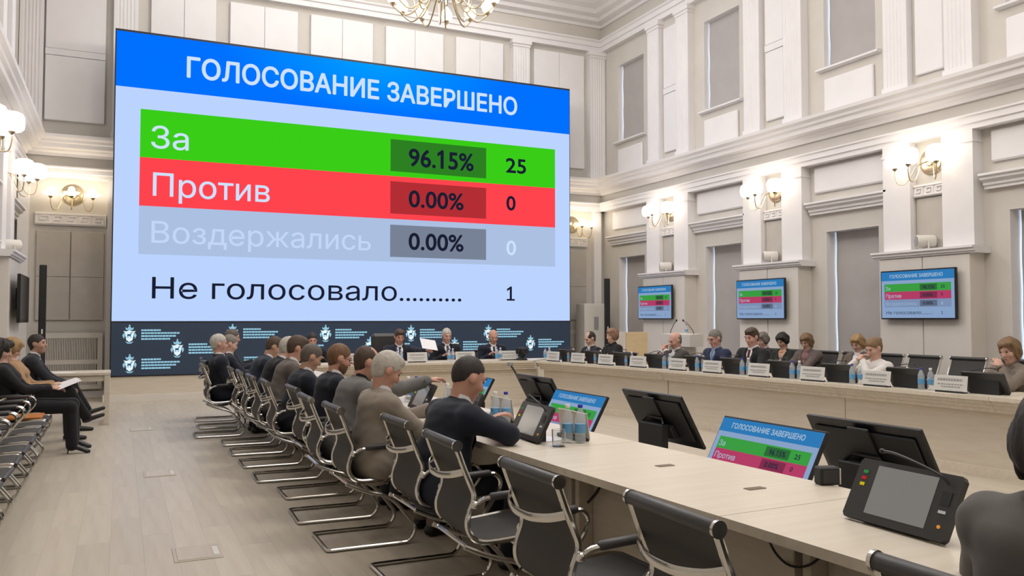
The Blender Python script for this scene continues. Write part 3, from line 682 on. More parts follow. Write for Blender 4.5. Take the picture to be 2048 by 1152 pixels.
# ------------------------------------------------------------------ cantilever chair
def smooth(P, n=4):
    P = [Vector(p) for p in P]; out = []
    for i in range(len(P) - 1):
        p0, p1, p2, p3 = P[max(i - 1, 0)], P[i], P[i + 1], P[min(i + 2, len(P) - 1)]
        for j in range(n):
            u = j / n; out.append(.5 * ((2 * p1) + (p2 - p0) * u + (2 * p0 - 5 * p1 + 4 * p2 - p3) * u * u + (3 * p1 - p0 - 3 * p2 + p3) * u ** 3))
    return out + [P[-1]]
PROF = [(0, .86), (.035, .767), (.07, .685), (.085, .645), (.078, .605), (.06, .56), (.053, .52), (.06, .478), (.09, .44), (.14, .423), (.25, .425), (.4, .44), (.5, .446), (.545, .44)]
PS = [(p.x, p.z) for p in smooth([(x, 0, z) for x, z in PROF], 3)]
HWD = .222
def chair_parts():
    D = {}
    D['rail'] = MB().tube([(x, 0, z) for x, z in PS], .014, 8, flat=((0, 1, 0), .011)).mesh('side_rail', 'chrome')
    def sling(P, nm):
        m = MB(); n = len(P)
        nr = []
        for i in range(n):
            a = P[max(i - 1, 0)]; b = P[min(i + 1, n - 1)]; tx, tz = b[0] - a[0], b[1] - a[1]; l = math.hypot(tx, tz); nr.append((tz / l, -tx / l))
        ys = (-.208, 0, .208)
        vs = []
        for sgn in (-1, 1):
            for i in range(n):
                for y in ys: 
                    dip = .006 if y == 0 else 0
                    vs.append((P[i][0] + nr[i][0] * (.006 * sgn), y, P[i][1] + nr[i][1] * .006 * sgn - 0 * dip))
        fs = []
        for i in range(n - 1):
            for k in range(2):
                q = (i * 3 + k, i * 3 + k + 1, i * 3 + k + 4, i * 3 + k + 3); fs += [q, tuple(v + n * 3 for v in q[::-1])]
        fs += [(i * 3, i * 3 + 3, n * 3 + i * 3 + 3, n * 3 + i * 3) for i in range(n - 1)] + [(i * 3 + 2, n * 3 + i * 3 + 2, n * 3 + i * 3 + 5, i * 3 + 5) for i in range(n - 1)]
        me = m.add(vs, fs, True).mesh(nm, 'mesh_black'); import_fix_normals(me); return me
    k = next(i for i, p in enumerate(PS) if p[0] > .085 and p[1] < .45)
    D['backrest'] = sling(PS[:k + 1], 'backrest'); D['seat'] = sling(PS[k:], 'seat')
    D['top_roll'] = MB().lathe([(.021, -.225), (.023, -.22), (.023, .22), (.021, .225)], (0, 0, .872), 14, 1).mesh('top_roll', 'leather_black')
    D['front_roll'] = MB().lathe([(.016, -.215), (.016, .215)], (.552, 0, .436), 12, 1).mesh('front_roll', 'leather_black')
    D['end_cap'] = MB().lathe([(.026, -.006), (.026, .006), (.018, .009), (.012, .006), (.001, .006)], (0, 0, .872), 16, 1).mesh('end_cap', 'chrome')
    cb = [(.03, -.222, .752), (-.005, -.17, .735), (-.03, -.08, .722), (-.035, 0, .72), (-.03, .08, .722), (-.005, .17, .735), (.03, .222, .752)]
    D['cross_bar'] = MB().tube(smooth(cb, 3), .006, 8, flat=((0, 0, 1), .017)).mesh('cross_bar', 'chrome')
    side = [(.035, .415), (.12, .376), (.2, .347), (.285, .322), (.36, .27), (.455, .155), (.487, .1), (.478, .055), (.445, .022), (.395, .014), (.15, .014), (-.05, .014)]
    pth = [(x, -.232, z) for x, z in side]; pth2 = [(x, .232, z) for x, z in side]
    loop = smooth(pth, 3) + smooth([(-.05, -.232, .014), (-.068, -.225, .014), (-.075, -.205, .014), (-.075, 0, .014), (-.075, .205, .014), (-.068, .225, .014), (-.05, .232, .014)], 2)[1:-1] + smooth(pth2, 3)[::-1]
    D['sled_base'] = MB().tube(loop, .0125, 8).mesh('sled_base', 'chrome')
    D['seat_bar'] = MB().tube([(.06, -.232, .405), (.06, .232, .405)], .011, 6).tube([(.30, -.23, .40), (.30, .23, .40)], .011, 6).mesh('seat_bar', 'chrome')
    arm = smooth([(.088, 0, .598), (.115, .012, .622), (.16, .018, .632), (.34, .018, .641), (.385, .018, .634), (.41, .018, .6), (.402, .018, .556), (.36, .012, .5), (.31, .004, .437)], 3)
    D['arm'] = MB().tube(arm, .0115, 7).ell((.083, .008, .6), (.02, .016, .02), 8, 6).mesh('armrest', 'chrome')
    D['pad'] = MB().tube([(.15, .018, .634), (.16, .018, .636), (.345, .018, .645), (.355, .018, .644)], [.012, .0185, .0185, .012], 9).mesh('arm_pad', 'leather_black')
    for me in D.values(): import_fix_normals(me)
    return D
CP = chair_parts()
def chair(label, x, y, rz=0, group='', s=1.0, name='cantilever_chair'):
    t = thing(name, label, 'chair', (x, y, 0), rz, group); t.scale = (s, s, s)
    link('sled_base', CP['sled_base'], t); link('seat_bar', CP['seat_bar'], t)
    for k in (-1, 1): link('side_rail', CP['rail'], t, (0, k * HWD, 0))
    link('backrest', CP['backrest'], t); link('seat', CP['seat'], t)
    tr = link('top_roll', CP['top_roll'], t); link('front_roll', CP['front_roll'], t); link('cross_bar', CP['cross_bar'], t)
    for k in (-1, 1): link('end_cap', CP['end_cap'], tr, (0, k * .228, 0))
    for k in (-1, 1):
        a = link('armrest', CP['arm'], t, (0, k * .232, 0), scale=(1, k, 1)); link('arm_pad', CP['pad'], a)
    return t
def bar(y): return 1.42 - .019 * (y - 2.8)
LCH = [(1.22, 1.64, 'black mesh chair under the person in the grey jacket, lower right corner'), (2.07, 1.50, 'empty black mesh chair closest to the person in the grey jacket'),
       (2.84, 1.41, 'empty black mesh chair, middle one of the three empty ones at the near desk'), (3.77, 1.40, 'empty black mesh chair just behind the man in navy with elbow on the table'),
       (4.56, 1.42, 'chair under the man in navy with elbow on the table'), (5.42, 1.26, 'chair under the white-haired man in the beige suit'), (6.2, 1.24, 'chair under the balding man in the grey jacket'),
       (7.05, 1.30, 'chair under the red-bearded man with glasses'), (7.85, 1.20, 'chair under the navy-suited man beside the red-bearded man'), (8.65, 1.18, 'chair under the man in the brown-grey suit'),
       (9.45, 1.17, 'chair under the white-haired man in black'), (10.2, 1.16, 'chair under the dark-haired man bending low in navy'), (11.0, .92, 'chair pulled back under the upright white-haired man'),
       (11.85, 1.03, 'chair under the grey-haired man behind the upright white-haired man'), (12.7, 1.06, 'chair at the far end of the left-hand desk')]
for y, x, lab in LCH: chair(lab, x, y, random.uniform(-.04, .04), 'black cantilever chairs along the left desk')
ordn = ['first', 'second', 'third', 'fourth', 'fifth', 'sixth', 'seventh', 'eighth', 'ninth', 'tenth']
for k in range(9):
    chair('%s empty chair from the seated woman in black along the left wall' % ordn[k], -1.205, 9.72 - .562 * k, random.uniform(-.02, .02), 'spare chairs in a tight row by the left wall')
for y, n in ((10.38, 'dark-haired woman in black'), (11.2, 'blonde woman in tan'), (12.05, 'man in a dark suit')): chair('chair by the left wall under the ' + n, -1.3, y, 0, 'spare chairs in a tight row by the left wall')
for y, n in ((5.42, 'blonde woman resting her chin on her hand'), (7.02, 'woman in the white blouse'), (8.92, 'dark-haired man in the black suit'), (9.6, 'grey-haired man in the blue suit'), (10.38, 'bald man'), (11.8, 'woman in black at the right desk'), (12.45, 'man sitting next to the video wall corner')):
    chair('chair at the right desk under the ' + n, rfront(y) + 1.32, y, math.pi + .1, 'chairs along the right desk', 1.0)
for y, n in ((10.66, 'chair by the right wall under the person half hidden behind the black-suited man'), (10.08, 'chair by the right wall under the dark-haired woman with the yellow collar'), (9.5, 'chair by the right wall under the woman in the brown blazer'),
             (8.92, 'empty chair by the right wall between the brown blazer and the grey blazer women'), (8.35, 'chair by the right wall under the woman in grey blazer and white shirt'), (7.78, 'first empty black chair to the right of the woman in white'),
             (7.14, 'second empty black chair to the right of the woman in white'), (6.55, 'empty black chair directly behind the blonde woman resting her chin')):
    chair(n, 9.82, y, math.pi + random.uniform(-.05, .05), 'chairs by the right wall', 1.08)
for x, n in ((2.86, 'man at the left end of the presidium'), (5.18, 'white-haired man at the presidium'), (6.06, 'balding man at the presidium')):
    chair('chair under the ' + n, x, 14.0, -math.pi / 2, 'chairs at the presidium', 1.0)
hb = thing('executive_armchair', 'dark high-backed armchair behind the man holding papers', 'armchair', (4.24, 14.12, 0), -math.pi / 2)
MB().bbox(-.06, .06, -.3, .3, .5, 1.2, b=.05).build('backrest', 'leather_black', hb); MB().bbox(0, .5, -.28, .28, .4, .5, b=.04).build('seat', 'leather_black', hb); MB().tube([(.25, 0, .05), (.25, 0, .4)], .04, 10).build('column', 'chrome', hb)
for k in range(5):
    a = 2 * math.pi * k / 5; MB().tube([(.25, 0, .09), (.25 + .3 * math.cos(a), .3 * math.sin(a), .03)], .022, 6).build('leg', 'chrome', hb)

# ------------------------------------------------------------------ floor monitors in the well of the U
def floor_monitor(loc, rz, label, on=True):
    t = thing('floor_monitor', label, 'monitor', loc, rz, 'tilted floor monitors between the desks')
    MB().bbox(-.3, .3, -.18, .2, 0, .018, b=.005).build('base_plate', 'black_matte', t)
    h = bpy.data.objects.new('display', MB().bbox(-.49, .49, .0, .03, -.285, .285, b=.006).mesh('display', 'black_plastic')); COL.objects.link(h); h.parent = t
    h.location = (0, 0, .5); h.rotation_euler = (math.radians(-29), 0, 0)
    MB().bbox(-.43, .43, .03, .052, -.2, .22, b=.012).build('back_cover', 'black_matte', h); MB().bbox(-.09, .09, .052, .075, -.1, .26, b=.006).build('spine', 'black_matte', h)
    MB().bbox(-.22, .26, .052, .11, -.17, -.03, b=.01).build('connector_box', 'black_matte', h)
    MB().tube([(.18, .1, -.04), (.2, .15, -.02), (.24, .13, -.12), (.22, .1, -.2)], .008, 6).build('cable', 'black_plastic', h)
    if on:
        put_slide('lcd', h, .956, -.002, 0)
    MB().bbox(-.2, .2, .08, .16, .018, .45, b=.01).build('stand', 'black_matte', t)
    MB().tube([(-.17, .12, .45), (-.12, .1, .5), (.12, .1, .5), (.17, .12, .45)], .012, 6).build('mount_bar', 'black_plastic', t)
    return t
for yb_, yk, n in ((4.36, 4.2, 'nearest'), (6.95, 6.72, 'middle'), (9.5, 9.25, 'farthest')):
    floor_monitor((3.86, yb_, 0), -math.pi / 2, 'tilted floor monitor showing the vote slide, %s of the row facing the left desk' % n)
    floor_monitor((4.79, yk, 0), math.pi / 2, 'black back of a tilted floor monitor, %s of the row facing the right desk' % n)

# ------------------------------------------------------------------ desk equipment
def rline(m, n, x0, x1, z, h, seed):
    r = random.Random(seed); x = x0
    while x < x1: 
        l = r.uniform(.012, .03); m.add([(x, 0, z), (min(x + l, x1), 0, z), (min(x + l, x1), 0, z + h), (x, 0, z + h)], [(0, 1, 2, 3)]); x += l + .006
NP = {}
def nameplate(loc, rz, label, w=.34, h=.15):
    """printed face towards local -y"""
    t = thing('nameplate', label, 'nameplate', loc, rz, 'nameplates on the desks')
    if 'b' not in NP:
        NP['b'] = MB().bbox(-.5 * .34 + .02, .5 * .34 - .03, -.02, .05, 0, .018, b=.004).mesh('base', 'black_plastic')
        pl = MB().bbox(-.17, .17, 0, .006, 0, .15, b=.002); pl.xf(Matrix.Translation((0, -.012, .014)) @ Matrix.Rotation(math.radians(-8), 4, 'X')); NP['p'] = pl.mesh('plate', 'plate_grey')
        pr = MB(); rline(pr, 0, -.13, .12, .098, .022, 1); rline(pr, 0, -.13, .13, .06, .012, 2); rline(pr, 0, -.09, .1, .036, .012, 3)
        pr.xf(Matrix.Translation((0, -.0135, .014)) @ Matrix.Rotation(math.radians(-8), 4, 'X')); NP['t'] = pr.mesh('lettering', 'plate_print')
        bk = MB().bbox(-.165, .165, .0, .003, .004, .148, b=.001); bk.xf(Matrix.Translation((0, -.004, .014)) @ Matrix.Rotation(math.radians(-8), 4, 'X')); NP['k'] = bk.mesh('card_back', 'plate_back')
        for me in NP.values(): import_fix_normals(me)
    link('base', NP['b'], t); p = link('plate', NP['p'], t); link('lettering', NP['t'], p); link('card_back', NP['k'], t)
    return t
glow('tab_green', (60, 150, 80), .7); glow('tab_red', (200, 50, 50), .7); glow('tab_yellow', (215, 190, 30), .8); glow('tab_amber', (225, 150, 60), .8); glow('tab_white', (190, 185, 185), .7)
glow('tab_screen', (128, 126, 122), .55)
mat('tablet_case', (46, 45, 45), .4)
TB = {}
def tablet(loc, rz, label, mic=True):
    t = thing('voting_tablet', label, 'tablet', loc, rz, 'desk voting terminals')
    if not TB:
        R = Matrix.Translation((0, 0, .012)) @ Matrix.Rotation(math.radians(-27), 4, 'X')
        def a(n, m, mb): me = mb.xf(R).mesh(n, m); import_fix_normals(me); TB[n] = me
        a('case', 'tablet_case', MB().prism([(-.205, .012), (-.195, 0), (.195, 0), (.205, .012), (.21, .205), (.2, .218), (-.19, .218), (-.2, .205)], 1, 0, .022))
        a('screen', 'screen_glass_sheen', MB().box(-.118, .122, -.0015, 0, .028, .2)); a('screen_bar', 'tab_white', MB().box(-.07, .07, -.003, -.0015, .13, .134))
        for n, m, z in (('accept_button', 'tab_green', .165), ('reject_button', 'tab_red', .142), ('abstain_button', 'tab_yellow', .12)): a(n, m, MB().box(-.172, -.155, -.003, 0, z, z + .011))
        a('card_slot', 'tab_white', MB().box(.155, .18, -.003, 0, .088, .097)); a('talk_button', 'tab_amber', MB().lathe([(.001, -.004), (.006, -.003), (.006, 0)], (.172, 0, .045), 10, 1))
        a('speaker_grille', 'black_matte', MB().box(.15, .185, -.002, 0, .115, .16))
        a('stand', 'black_matte', MB().prism([(.022, .02), (.11, -.052), (.12, -.045), (.022, .15)], 0, -.14, .14))
        mm = MB().tube(smooth([(.17, -.01, .18), (.15, -.035, .2), (.05, -.045, .225), (-.05, -.03, .245), (-.11, -.015, .25)], 4), .0045, 6).ell((-.115, -.014, .25), (.012, .009, .009), 8, 6); TB['microphone'] = mm.xf(R).mesh('microphone', 'black_plastic')
    for n, me in TB.items():
        if n == 'microphone' and not mic: continue
        if n in ('screen_bar',): continue
        link(n, me, t)
    return t
BT = {}
def bottle(loc, label, blue=True, s=1.0):
    t = thing('water_bottle', label, 'bottle', loc, random.uniform(0, 6), 'half-litre water bottles')
    if not BT:
        BT['body'] = MB().lathe([(.024, 0), (.031, .006), (.032, .03), (.030, .05), (.0305, .11), (.032, .13), (.029, .15), (.018, .178), (.0125, .19), (.0125, .2)], n=16).mesh('body', 'bottle_plastic')
        BT['label_band'] = MB().lathe([(.0318, .058), (.0318, .108)], n=16).mesh('label_band', 'bottle_label')
        BT['cb'] = MB().lathe([(.0145, .198), (.0145, .214), (.013, .216)], n=12).mesh('cap', 'cap_blue'); BT['cw'] = MB().lathe([(.0145, .198), (.0145, .214), (.013, .216)], n=12).mesh('cap', 'cap_white')
        for me in BT.values(): import_fix_normals(me)
    link('body', BT['body'], t); link('label_band', BT['label_band'], t); link('cap', BT['cb'] if blue else BT['cw'], t); t.scale = (s, s, s)
    return t
GLS = []
def glass(loc, label):
    if not GLS:
        me = MB().lathe([(.001, .004), (.032, .004), (.036, .09), (.038, .092), (.04, .09), (.036, 0), (.001, 0)], n=18).mesh('drinking_glass', 'glass_clear'); import_fix_normals(me); GLS.append(me)
    return tag(link('drinking_glass', GLS[0], None, loc), label, 'glass', 'drinking glasses')
def paper(loc, rz, label, w=.21, h=.297, tilt=(0, 0)):
    o = MB().bbox(-w / 2, w / 2, -h / 2, h / 2, 0, .002, b=.0005).build('paper_sheet', 'paper', None, loc, (tilt[0], tilt[1], rz)); return tag(o, label, 'paper', 'loose paper sheets')

RST = [(12.15, 'at the corner beside the video wall'), (11.5, 'of the man nearest the video wall'), (10.83, 'of the woman in black'), (10.12, 'of the empty place left of the bald man'), (9.32, 'of the bald man'), (8.65, 'of the grey-haired man in blue'),
       (7.85, 'of the black-suited man'), (7.05, 'left of the woman in white'), (6.22, 'of the woman in white'), (5.4, 'of the blonde woman')]
for i, (y, who) in enumerate(RST):
    f = rfront(y); a = math.atan2(rfront(y + .2) - rfront(y - .2), .4)
    nameplate((f + .12, y, .75), -math.pi / 2 - a, 'nameplate ' + who + ' on the right desk')
    tablet((f + .33, y - .25, .75), math.pi / 2 - a, 'black terminal back ' + who + ' on the right desk')
    if i not in (6,): 
        bottle((f + .16, y + .35, .75), 'blue-capped water bottle by the nameplate ' + who, True)
        bottle((f + .2, y + .275, .75), 'white-capped water bottle by the nameplate ' + who, False)
    else:
        bottle((f + .16, y + .34, .75), 'blue-capped water bottle by the nameplate ' + who, True); bottle((f + .2, y + .27, .75), 'white-capped water bottle by the nameplate ' + who, False)
bottle((8.85, 11.72, 1.185), 'water bottle on the white lectern', True, .8)
for x, who in ((3.25, 'at the left end of the presidium'), (4.33, 'before the man holding papers'), (5.16, 'before the white-haired presidium man'), (5.95, 'beside the black camera')):
    nameplate((x, 12.78, .75), 0, 'nameplate ' + who)
for x, who in ((3.98, 'man holding papers'), (4.86, 'white-haired presidium man'), (5.72, 'balding presidium man')):
    bottle((x, 12.74, .75), 'blue-capped water bottle before the ' + who, True); bottle((x + .08, 12.78, .75), 'white-capped water bottle before the ' + who, False)
pc = thing('desk_camera', 'black conference camera on the corner of the presidium desk', 'camera', (6.18, 12.74, .75), -1.2)
MB().lathe([(.1, 0), (.1, .02), (.06, .045), (.045, .06)], n=18).build('base', 'black_matte', pc); MB().bbox(-.05, .05, -.05, .05, .06, .13, b=.01).build('yoke', 'black_matte', pc)
MB().bbox(-.1, .1, -.07, .09, .1, .22, b=.025).build('head', 'black_matte', pc); MB().lathe([(.045, -.09), (.05, -.07)], (0, 0, .165), 14, 1).build('lens', 'black_plastic', pc)

LST = [(4.35, 'man in navy'), (5.28, 'white-haired man in beige'), (6.1, 'balding man in grey'), (6.95, 'red-bearded man'), (7.75, 'navy-suited man')]
tablet((2.30, 1.97, .75), -math.pi / 2 - .03, 'large voting terminal with grey screen before the person in the grey jacket')
bx = thing('connection_box', 'small black box on the desk beside the largest terminal', 'box', (2.72, 2.64, .75), -.3)
MB().bbox(-.045, .045, -.03, .03, 0, .075, b=.006).build('body', 'black_matte', bx); MB().box(-.035, .035, -.032, -.03, .01, .065).build('front_panel', 'tablet_case', bx); MB().box(.04, .046, -.03, .028, .004, .07).build('side_trim', 'plate_grey', bx)
for i, (y, who) in enumerate(LST):
    o = outer(y)
    tablet((o + .25, y, .75), -math.pi / 2 - .03, 'voting terminal before the ' + who, mic=True)
    nameplate((o + .56, y - .06, .75), math.pi / 2, 'blank back of the nameplate before the ' + who)
    bottle((o + .50, y - .24, .75), 'blue-capped water bottle beside the ' + who, True); bottle((o + .44, y - .2, .75), 'white-capped water bottle beside the ' + who, False)
    if i < 3:
        glass((o + .33, y - .3, .75), 'empty drinking glass beside the ' + who)
        paper((o + .36, y + .02, .751), .3, 'white paper under the terminal before the ' + who)
paper((outer(5) + .16, 5.0, .751), .9, 'white paper between the man in navy and the beige-suited man')

# ---- cables, floor boxes, side table, folder
tag(MB().tube(smooth([(2.3, 2.58, .712), (2.3, 2.55, .62), (2.3, 2.5, .55), (2.3, 2.42, .52), (2.3, 2.32, .55), (2.3, 2.25, .62), (2.3, 2.22, .712)], 4), .005, 6).build('table_cable', 'black_plastic'), 'thin black cable looping down under the near desk edge', 'cable')
tag(MB().tube(smooth([(2.3, 3.73, .712), (2.3, 3.69, .62), (2.3, 3.6, .59), (2.3, 3.5, .592), (2.3, 3.46, .712)], 4), .008, 6).build('table_cable', 'black_plastic'), 'black cable bundle sagging under the desk behind the empty chairs', 'cable')
tag(MB().tube(smooth([(2.3, 3.76, .712), (2.3, 3.78, .6), (2.3, 3.83, .53), (2.3, 3.92, .46)], 4), .008, 6).build('table_cable', 'black_plastic'), 'black cable hanging near the man in navy under the desk', 'cable')
fs_ = thing('slim_stand', 'slim black slanted stand rising between the far floor monitors', 'stand', (5.15, 10.0, 0))
MB().bbox(-.16, .16, -.12, .12, 0, .015, b=.004).build('foot', 'black_matte', fs_)
MB().tube([(0, 0, .015), (-.12, 0, .34), (-.3, 0, .6), (-.47, 0, .85)], .008, 8, flat=((0, 1, 0), .03)).build('arm', 'black_matte', fs_); MB().bbox(-.5, -.43, -.035, .035, .83, .88, b=.008).build('head', 'plate_print', fs_)
mat('floor_box_metal', (182, 172, 158), .4)
for (x, y, n) in ((.45, 5.54, 'nearest'), (.35, 8.51, 'middle'), (.26, 12.0, 'farthest')):
    t = thing('floor_socket', '%s flush floor socket cover in the aisle' % n, 'floor socket', (x, y, 0))
    MB().bbox(-.14, .14, -.17, .17, .0, .004, b=.002).build('frame', 'floor_box_metal', t); MB().bbox(-.12, .08, -.15, .15, .003, .007, b=.002).build('lid', 'laminate', t); MB().bbox(.09, .125, -.1, .1, .003, .0065, b=.002).build('cable_flap', 'off_white_plastic', t)
st = thing('side_table', 'pale wooden side table beside the video wall plinth', 'table', (-.52, 13.0, 0))
MB().bbox(-.4, .4, -.32, .32, .68, .72, b=.004).build('top', 'desk_wood', st)
for (a, b) in ((-1, -1), (1, -1), (-1, 1), (1, 1)): MB().bbox(a * .36 - .035, a * .36 + .035, b * .28 - .035, b * .28 + .035, 0, .68, b=.004).build('leg', 'desk_panel', st)
MB().box(-.36, .36, -.29, -.27, .6, .68).build('apron', 'desk_panel', st); MB().box(.35, .37, -.25, .25, .1, .14).build('stretcher', 'desk_panel', st)
paper((-.7, 12.85, .721), 1.2, 'white papers on the pale side table')
fo = tag(MB().bbox(-.16, .16, -.2, .2, 0, .03, b=.008).build('document_folder', 'orange_folder', None, (-.86, 9.72, .447)), 'orange document folder on the chair beside the woman in black', 'folder')

# ------------------------------------------------------------------ people: signed-distance figures meshed with surface nets
class Field:
    def __init__(s, vox): s.p = []; s.vox = vox; s.cuts = []; s.disp = None
    def cap(s, a, b, r1, r2=None, k=.03, flat=None):
        """round cone; flat=(axis, factor): factor<1 widens the section along axis"""
        s.p.append((np.array(a, float), np.array(b, float), r1, r1 if r2 is None else r2, k, None if flat is None else (np.array(flat[0], float), flat[1]))); return s
    def ell(s, c, r, R, k=.02): s.p.append((np.array(c, float), np.array(r, float), np.array(R, float), k)); return s
    def cut(s, fn): s.cuts.append(fn); return s
    def run(s):
        B = []
        for q in s.p:
            if len(q) == 6:
                a, b, r1, r2, k, fl = q; r = max(r1, r2) / (fl[1] if fl else 1); B.append((np.minimum(a, b) - r, np.maximum(a, b) + r))
            else: B.append((q[0] - q[1].max(), q[0] + q[1].max()))
        v = s.vox; lo = np.min([b[0] for b in B], 0) - 3 * v; hi = np.max([b[1] for b in B], 0) + 3 * v
        n = np.ceil((hi - lo) / v).astype(int) + 1
        ax = [lo[i] + v * np.arange(n[i]) for i in range(3)]
        D = np.full(n, .3, np.float32)
        for q, (bl, bh) in zip(s.p, B):
            k = q[4] if len(q) == 6 else q[3]; mg = k + 2.5 * v
            i0 = np.maximum(((bl - mg - lo) / v).astype(int), 0); i1 = np.minimum(((bh + mg - lo) / v).astype(int) + 2, n)
            sl = tuple(slice(i0[i], i1[i]) for i in range(3))
            X = ax[0][sl[0]][:, None, None]; Y = ax[1][sl[1]][None, :, None]; Z = ax[2][sl[2]][None, None, :]
            if len(q) == 6:
                a, b, r1, r2, k, fl = q; ba = b - a; px, py, pz = X - a[0], Y - a[1], Z - a[2]
                if fl is not None:
                    u, f = fl; dt = (px * u[0] + py * u[1] + pz * u[2]) * (f - 1); px, py, pz = px + dt * u[0], py + dt * u[1], pz + dt * u[2]
                    ba = ba + u * (ba @ u) * (f - 1)
                t = np.clip((px * ba[0] + py * ba[1] + pz * ba[2]) / max(ba @ ba, 1e-9), 0, 1)
                d = np.sqrt((px - t * ba[0]) ** 2 + (py - t * ba[1]) ** 2 + (pz - t * ba[2]) ** 2) - (r1 + (r2 - r1) * t)
            else:
                c, r, R, k = q; px, py, pz = X - c[0], Y - c[1], Z - c[2]
                e = [(px * R[i][0] + py * R[i][1] + pz * R[i][2]) for i in range(3)]
                k0 = np.sqrt(sum((e[i] / r[i]) ** 2 for i in range(3))); k1 = np.sqrt(sum((e[i] / r[i] ** 2) ** 2 for i in range(3)))
                d = k0 * (k0 - 1) / np.maximum(k1, 1e-6)
            A = D[sl]; h = np.clip(.5 + .5 * (A - d) / k, 0, 1); D[sl] = A + (d - A) * h - k * h * (1 - h)
        if s.disp: D += s.disp(ax[0][:, None, None], ax[1][None, :, None], ax[2][None, None, :]).astype(np.float32)
        if s.cuts:
            X, Y, Z = ax[0][:, None, None], ax[1][None, :, None], ax[2][None, None, :]
            for fn in s.cuts: D = np.maximum(D, fn(X, Y, Z).astype(np.float32))
        return surface_nets(D, lo, v)
def surface_nets(D, lo, v):
    ins = D < 0
    nx, ny, nz = D.shape
    c = np.zeros((nx - 1, ny - 1, nz - 1), np.uint8)
    for i in (0, 1):
        for j in (0, 1):
            for k in (0, 1): c += ins[i:nx - 1 + i, j:ny - 1 + j, k:nz - 1 + k]
    act = (c > 0) & (c < 8); I = np.argwhere(act); N = len(I)
    idx = np.full(act.shape, -1, np.int64); idx[act] = np.arange(N)
    cor = np.array([(i, j, k) for i in (0, 1) for j in (0, 1) for k in (0, 1)])
    val = np.stack([D[I[:, 0] + o[0], I[:, 1] + o[1], I[:, 2] + o[2]] for o in cor], 1)
    P = np.zeros((N, 3)); cnt = np.zeros(N)
    for a in range(8):
        for b in range(a + 1, 8):
            if np.abs(cor[a] - cor[b]).sum() != 1: continue
            va, vb = val[:, a], val[:, b]; x = (va < 0) != (vb < 0); t = np.where(x, va / np.where(x, va - vb, 1), 0)
            P += np.where(x[:, None], cor[a] + t[:, None] * (cor[b] - cor[a]), 0); cnt += x
    V = lo + v * (I + P / cnt[:, None])
    F = []
    for axs in range(3):
        o = [(0, 1, 2), (1, 2, 0), (2, 0, 1)][axs]; sh = [0, 0, 0]
        a = [slice(None)] * 3; b = [slice(None)] * 3; a[axs] = slice(0, -1); b[axs] = slice(1, None)
        A, Bq = ins[tuple(a)], ins[tuple(b)]
        e = np.argwhere(A != Bq)
        u, w = o[1], o[2]
        ok = (e[:, u] > 0) & (e[:, w] > 0) & (e[:, u] < D.shape[u] - 1) & (e[:, w] < D.shape[w] - 1); e = e[ok]
        def cell(du, dw): q = e.copy(); q[:, u] -= du; q[:, w] -= dw; return idx[q[:, 0], q[:, 1], q[:, 2]]
        q = np.stack([cell(1, 1), cell(0, 1), cell(0, 0), cell(1, 0)], 1)
        fl = ~A[tuple(e.T)]; q[fl] = q[fl][:, ::-1]; F.append(q)
    return V, np.concatenate(F)
def np_mesh(name, V, F, m, extra=None):
    me = bpy.data.meshes.new(name); nv = len(V); nf = len(F)
    vs = V; fs = [F.ravel()]; tot = np.full(nf, 4, np.int32)
    loops = F.ravel()
    if extra is not None and extra.v:
        vs = np.concatenate([V, np.array(extra.v)]); el = np.concatenate([np.array(f) + nv for f in extra.f]); loops = np.concatenate([loops, el]); tot = np.concatenate([tot, np.array([len(f) for f in extra.f], np.int32)])
    me.vertices.add(len(vs)); me.vertices.foreach_set('co', vs.astype(np.float32).ravel())
    me.loops.add(len(loops)); me.loops.foreach_set('vertex_index', loops.astype(np.int32))
    me.polygons.add(len(tot)); st = np.concatenate([[0], np.cumsum(tot)[:-1]]).astype(np.int32)
    me.polygons.foreach_set('loop_start', st); me.polygons.foreach_set('loop_total', tot); me.polygons.foreach_set('use_smooth', np.ones(len(tot), bool))
    me.update(calc_edges=True); me.validate(); me.materials.append(MATS[m]); return me
def unit(v): v = np.array(v, float); return v / np.linalg.norm(v)
def ik(s, w, l1, l2, pole):
    d = w - s; L = np.linalg.norm(d); L2 = min(L, (l1 + l2) * .995); d = d / L; w = s + d * L2
    a = (l1 * l1 - l2 * l2 + L2 * L2) / (2 * L2); h = math.sqrt(max(l1 * l1 - a * a, 0)); p = np.array(pole, float); p = unit(p - d * (p @ d)); return s + d * a + p * h, w
def cloth(name, rgb, rough=.85):
    if name not in MATS: mat(name, rgb, rough, spec=.3, noise=(9, .14), bump=(900, .12), sheen=.1)
    return name
def tone(name, rgb, **k):
    if name not in MATS: mat(name, rgb, .55, **k)
    return name
for n, c in dict(skin_fair=(208, 168, 150), skin_pink=(204, 158, 142), skin_tan=(188, 148, 126), skin_ruddy=(198, 150, 130)).items(): mat(n, c, .5, spec=.4, noise=(18, .08))
for n, c in dict(hair_white=(196, 190, 180), hair_grey=(128, 122, 114), hair_dark=(44, 38, 34), hair_brown=(78, 60, 46), hair_ginger=(116, 82, 54), hair_blonde=(172, 140, 96), hair_darkblonde=(136, 108, 78), hair_salt=(96, 88, 80), hair_rose=(150, 112, 92)).items():
    mat(n, c, .6, noise=(30, .3), bump=((90, 90, 14), .5))
mat('eye_dark', (38, 30, 26), .3); mat('lip', (168, 104, 94), .5); mat('shirt_white', (226, 226, 230), .7); mat('shoe_black', (22, 22, 24), .35); mat('watch_black', (16, 16, 18), .3); mat('lens_rim', (60, 50, 44), .3)

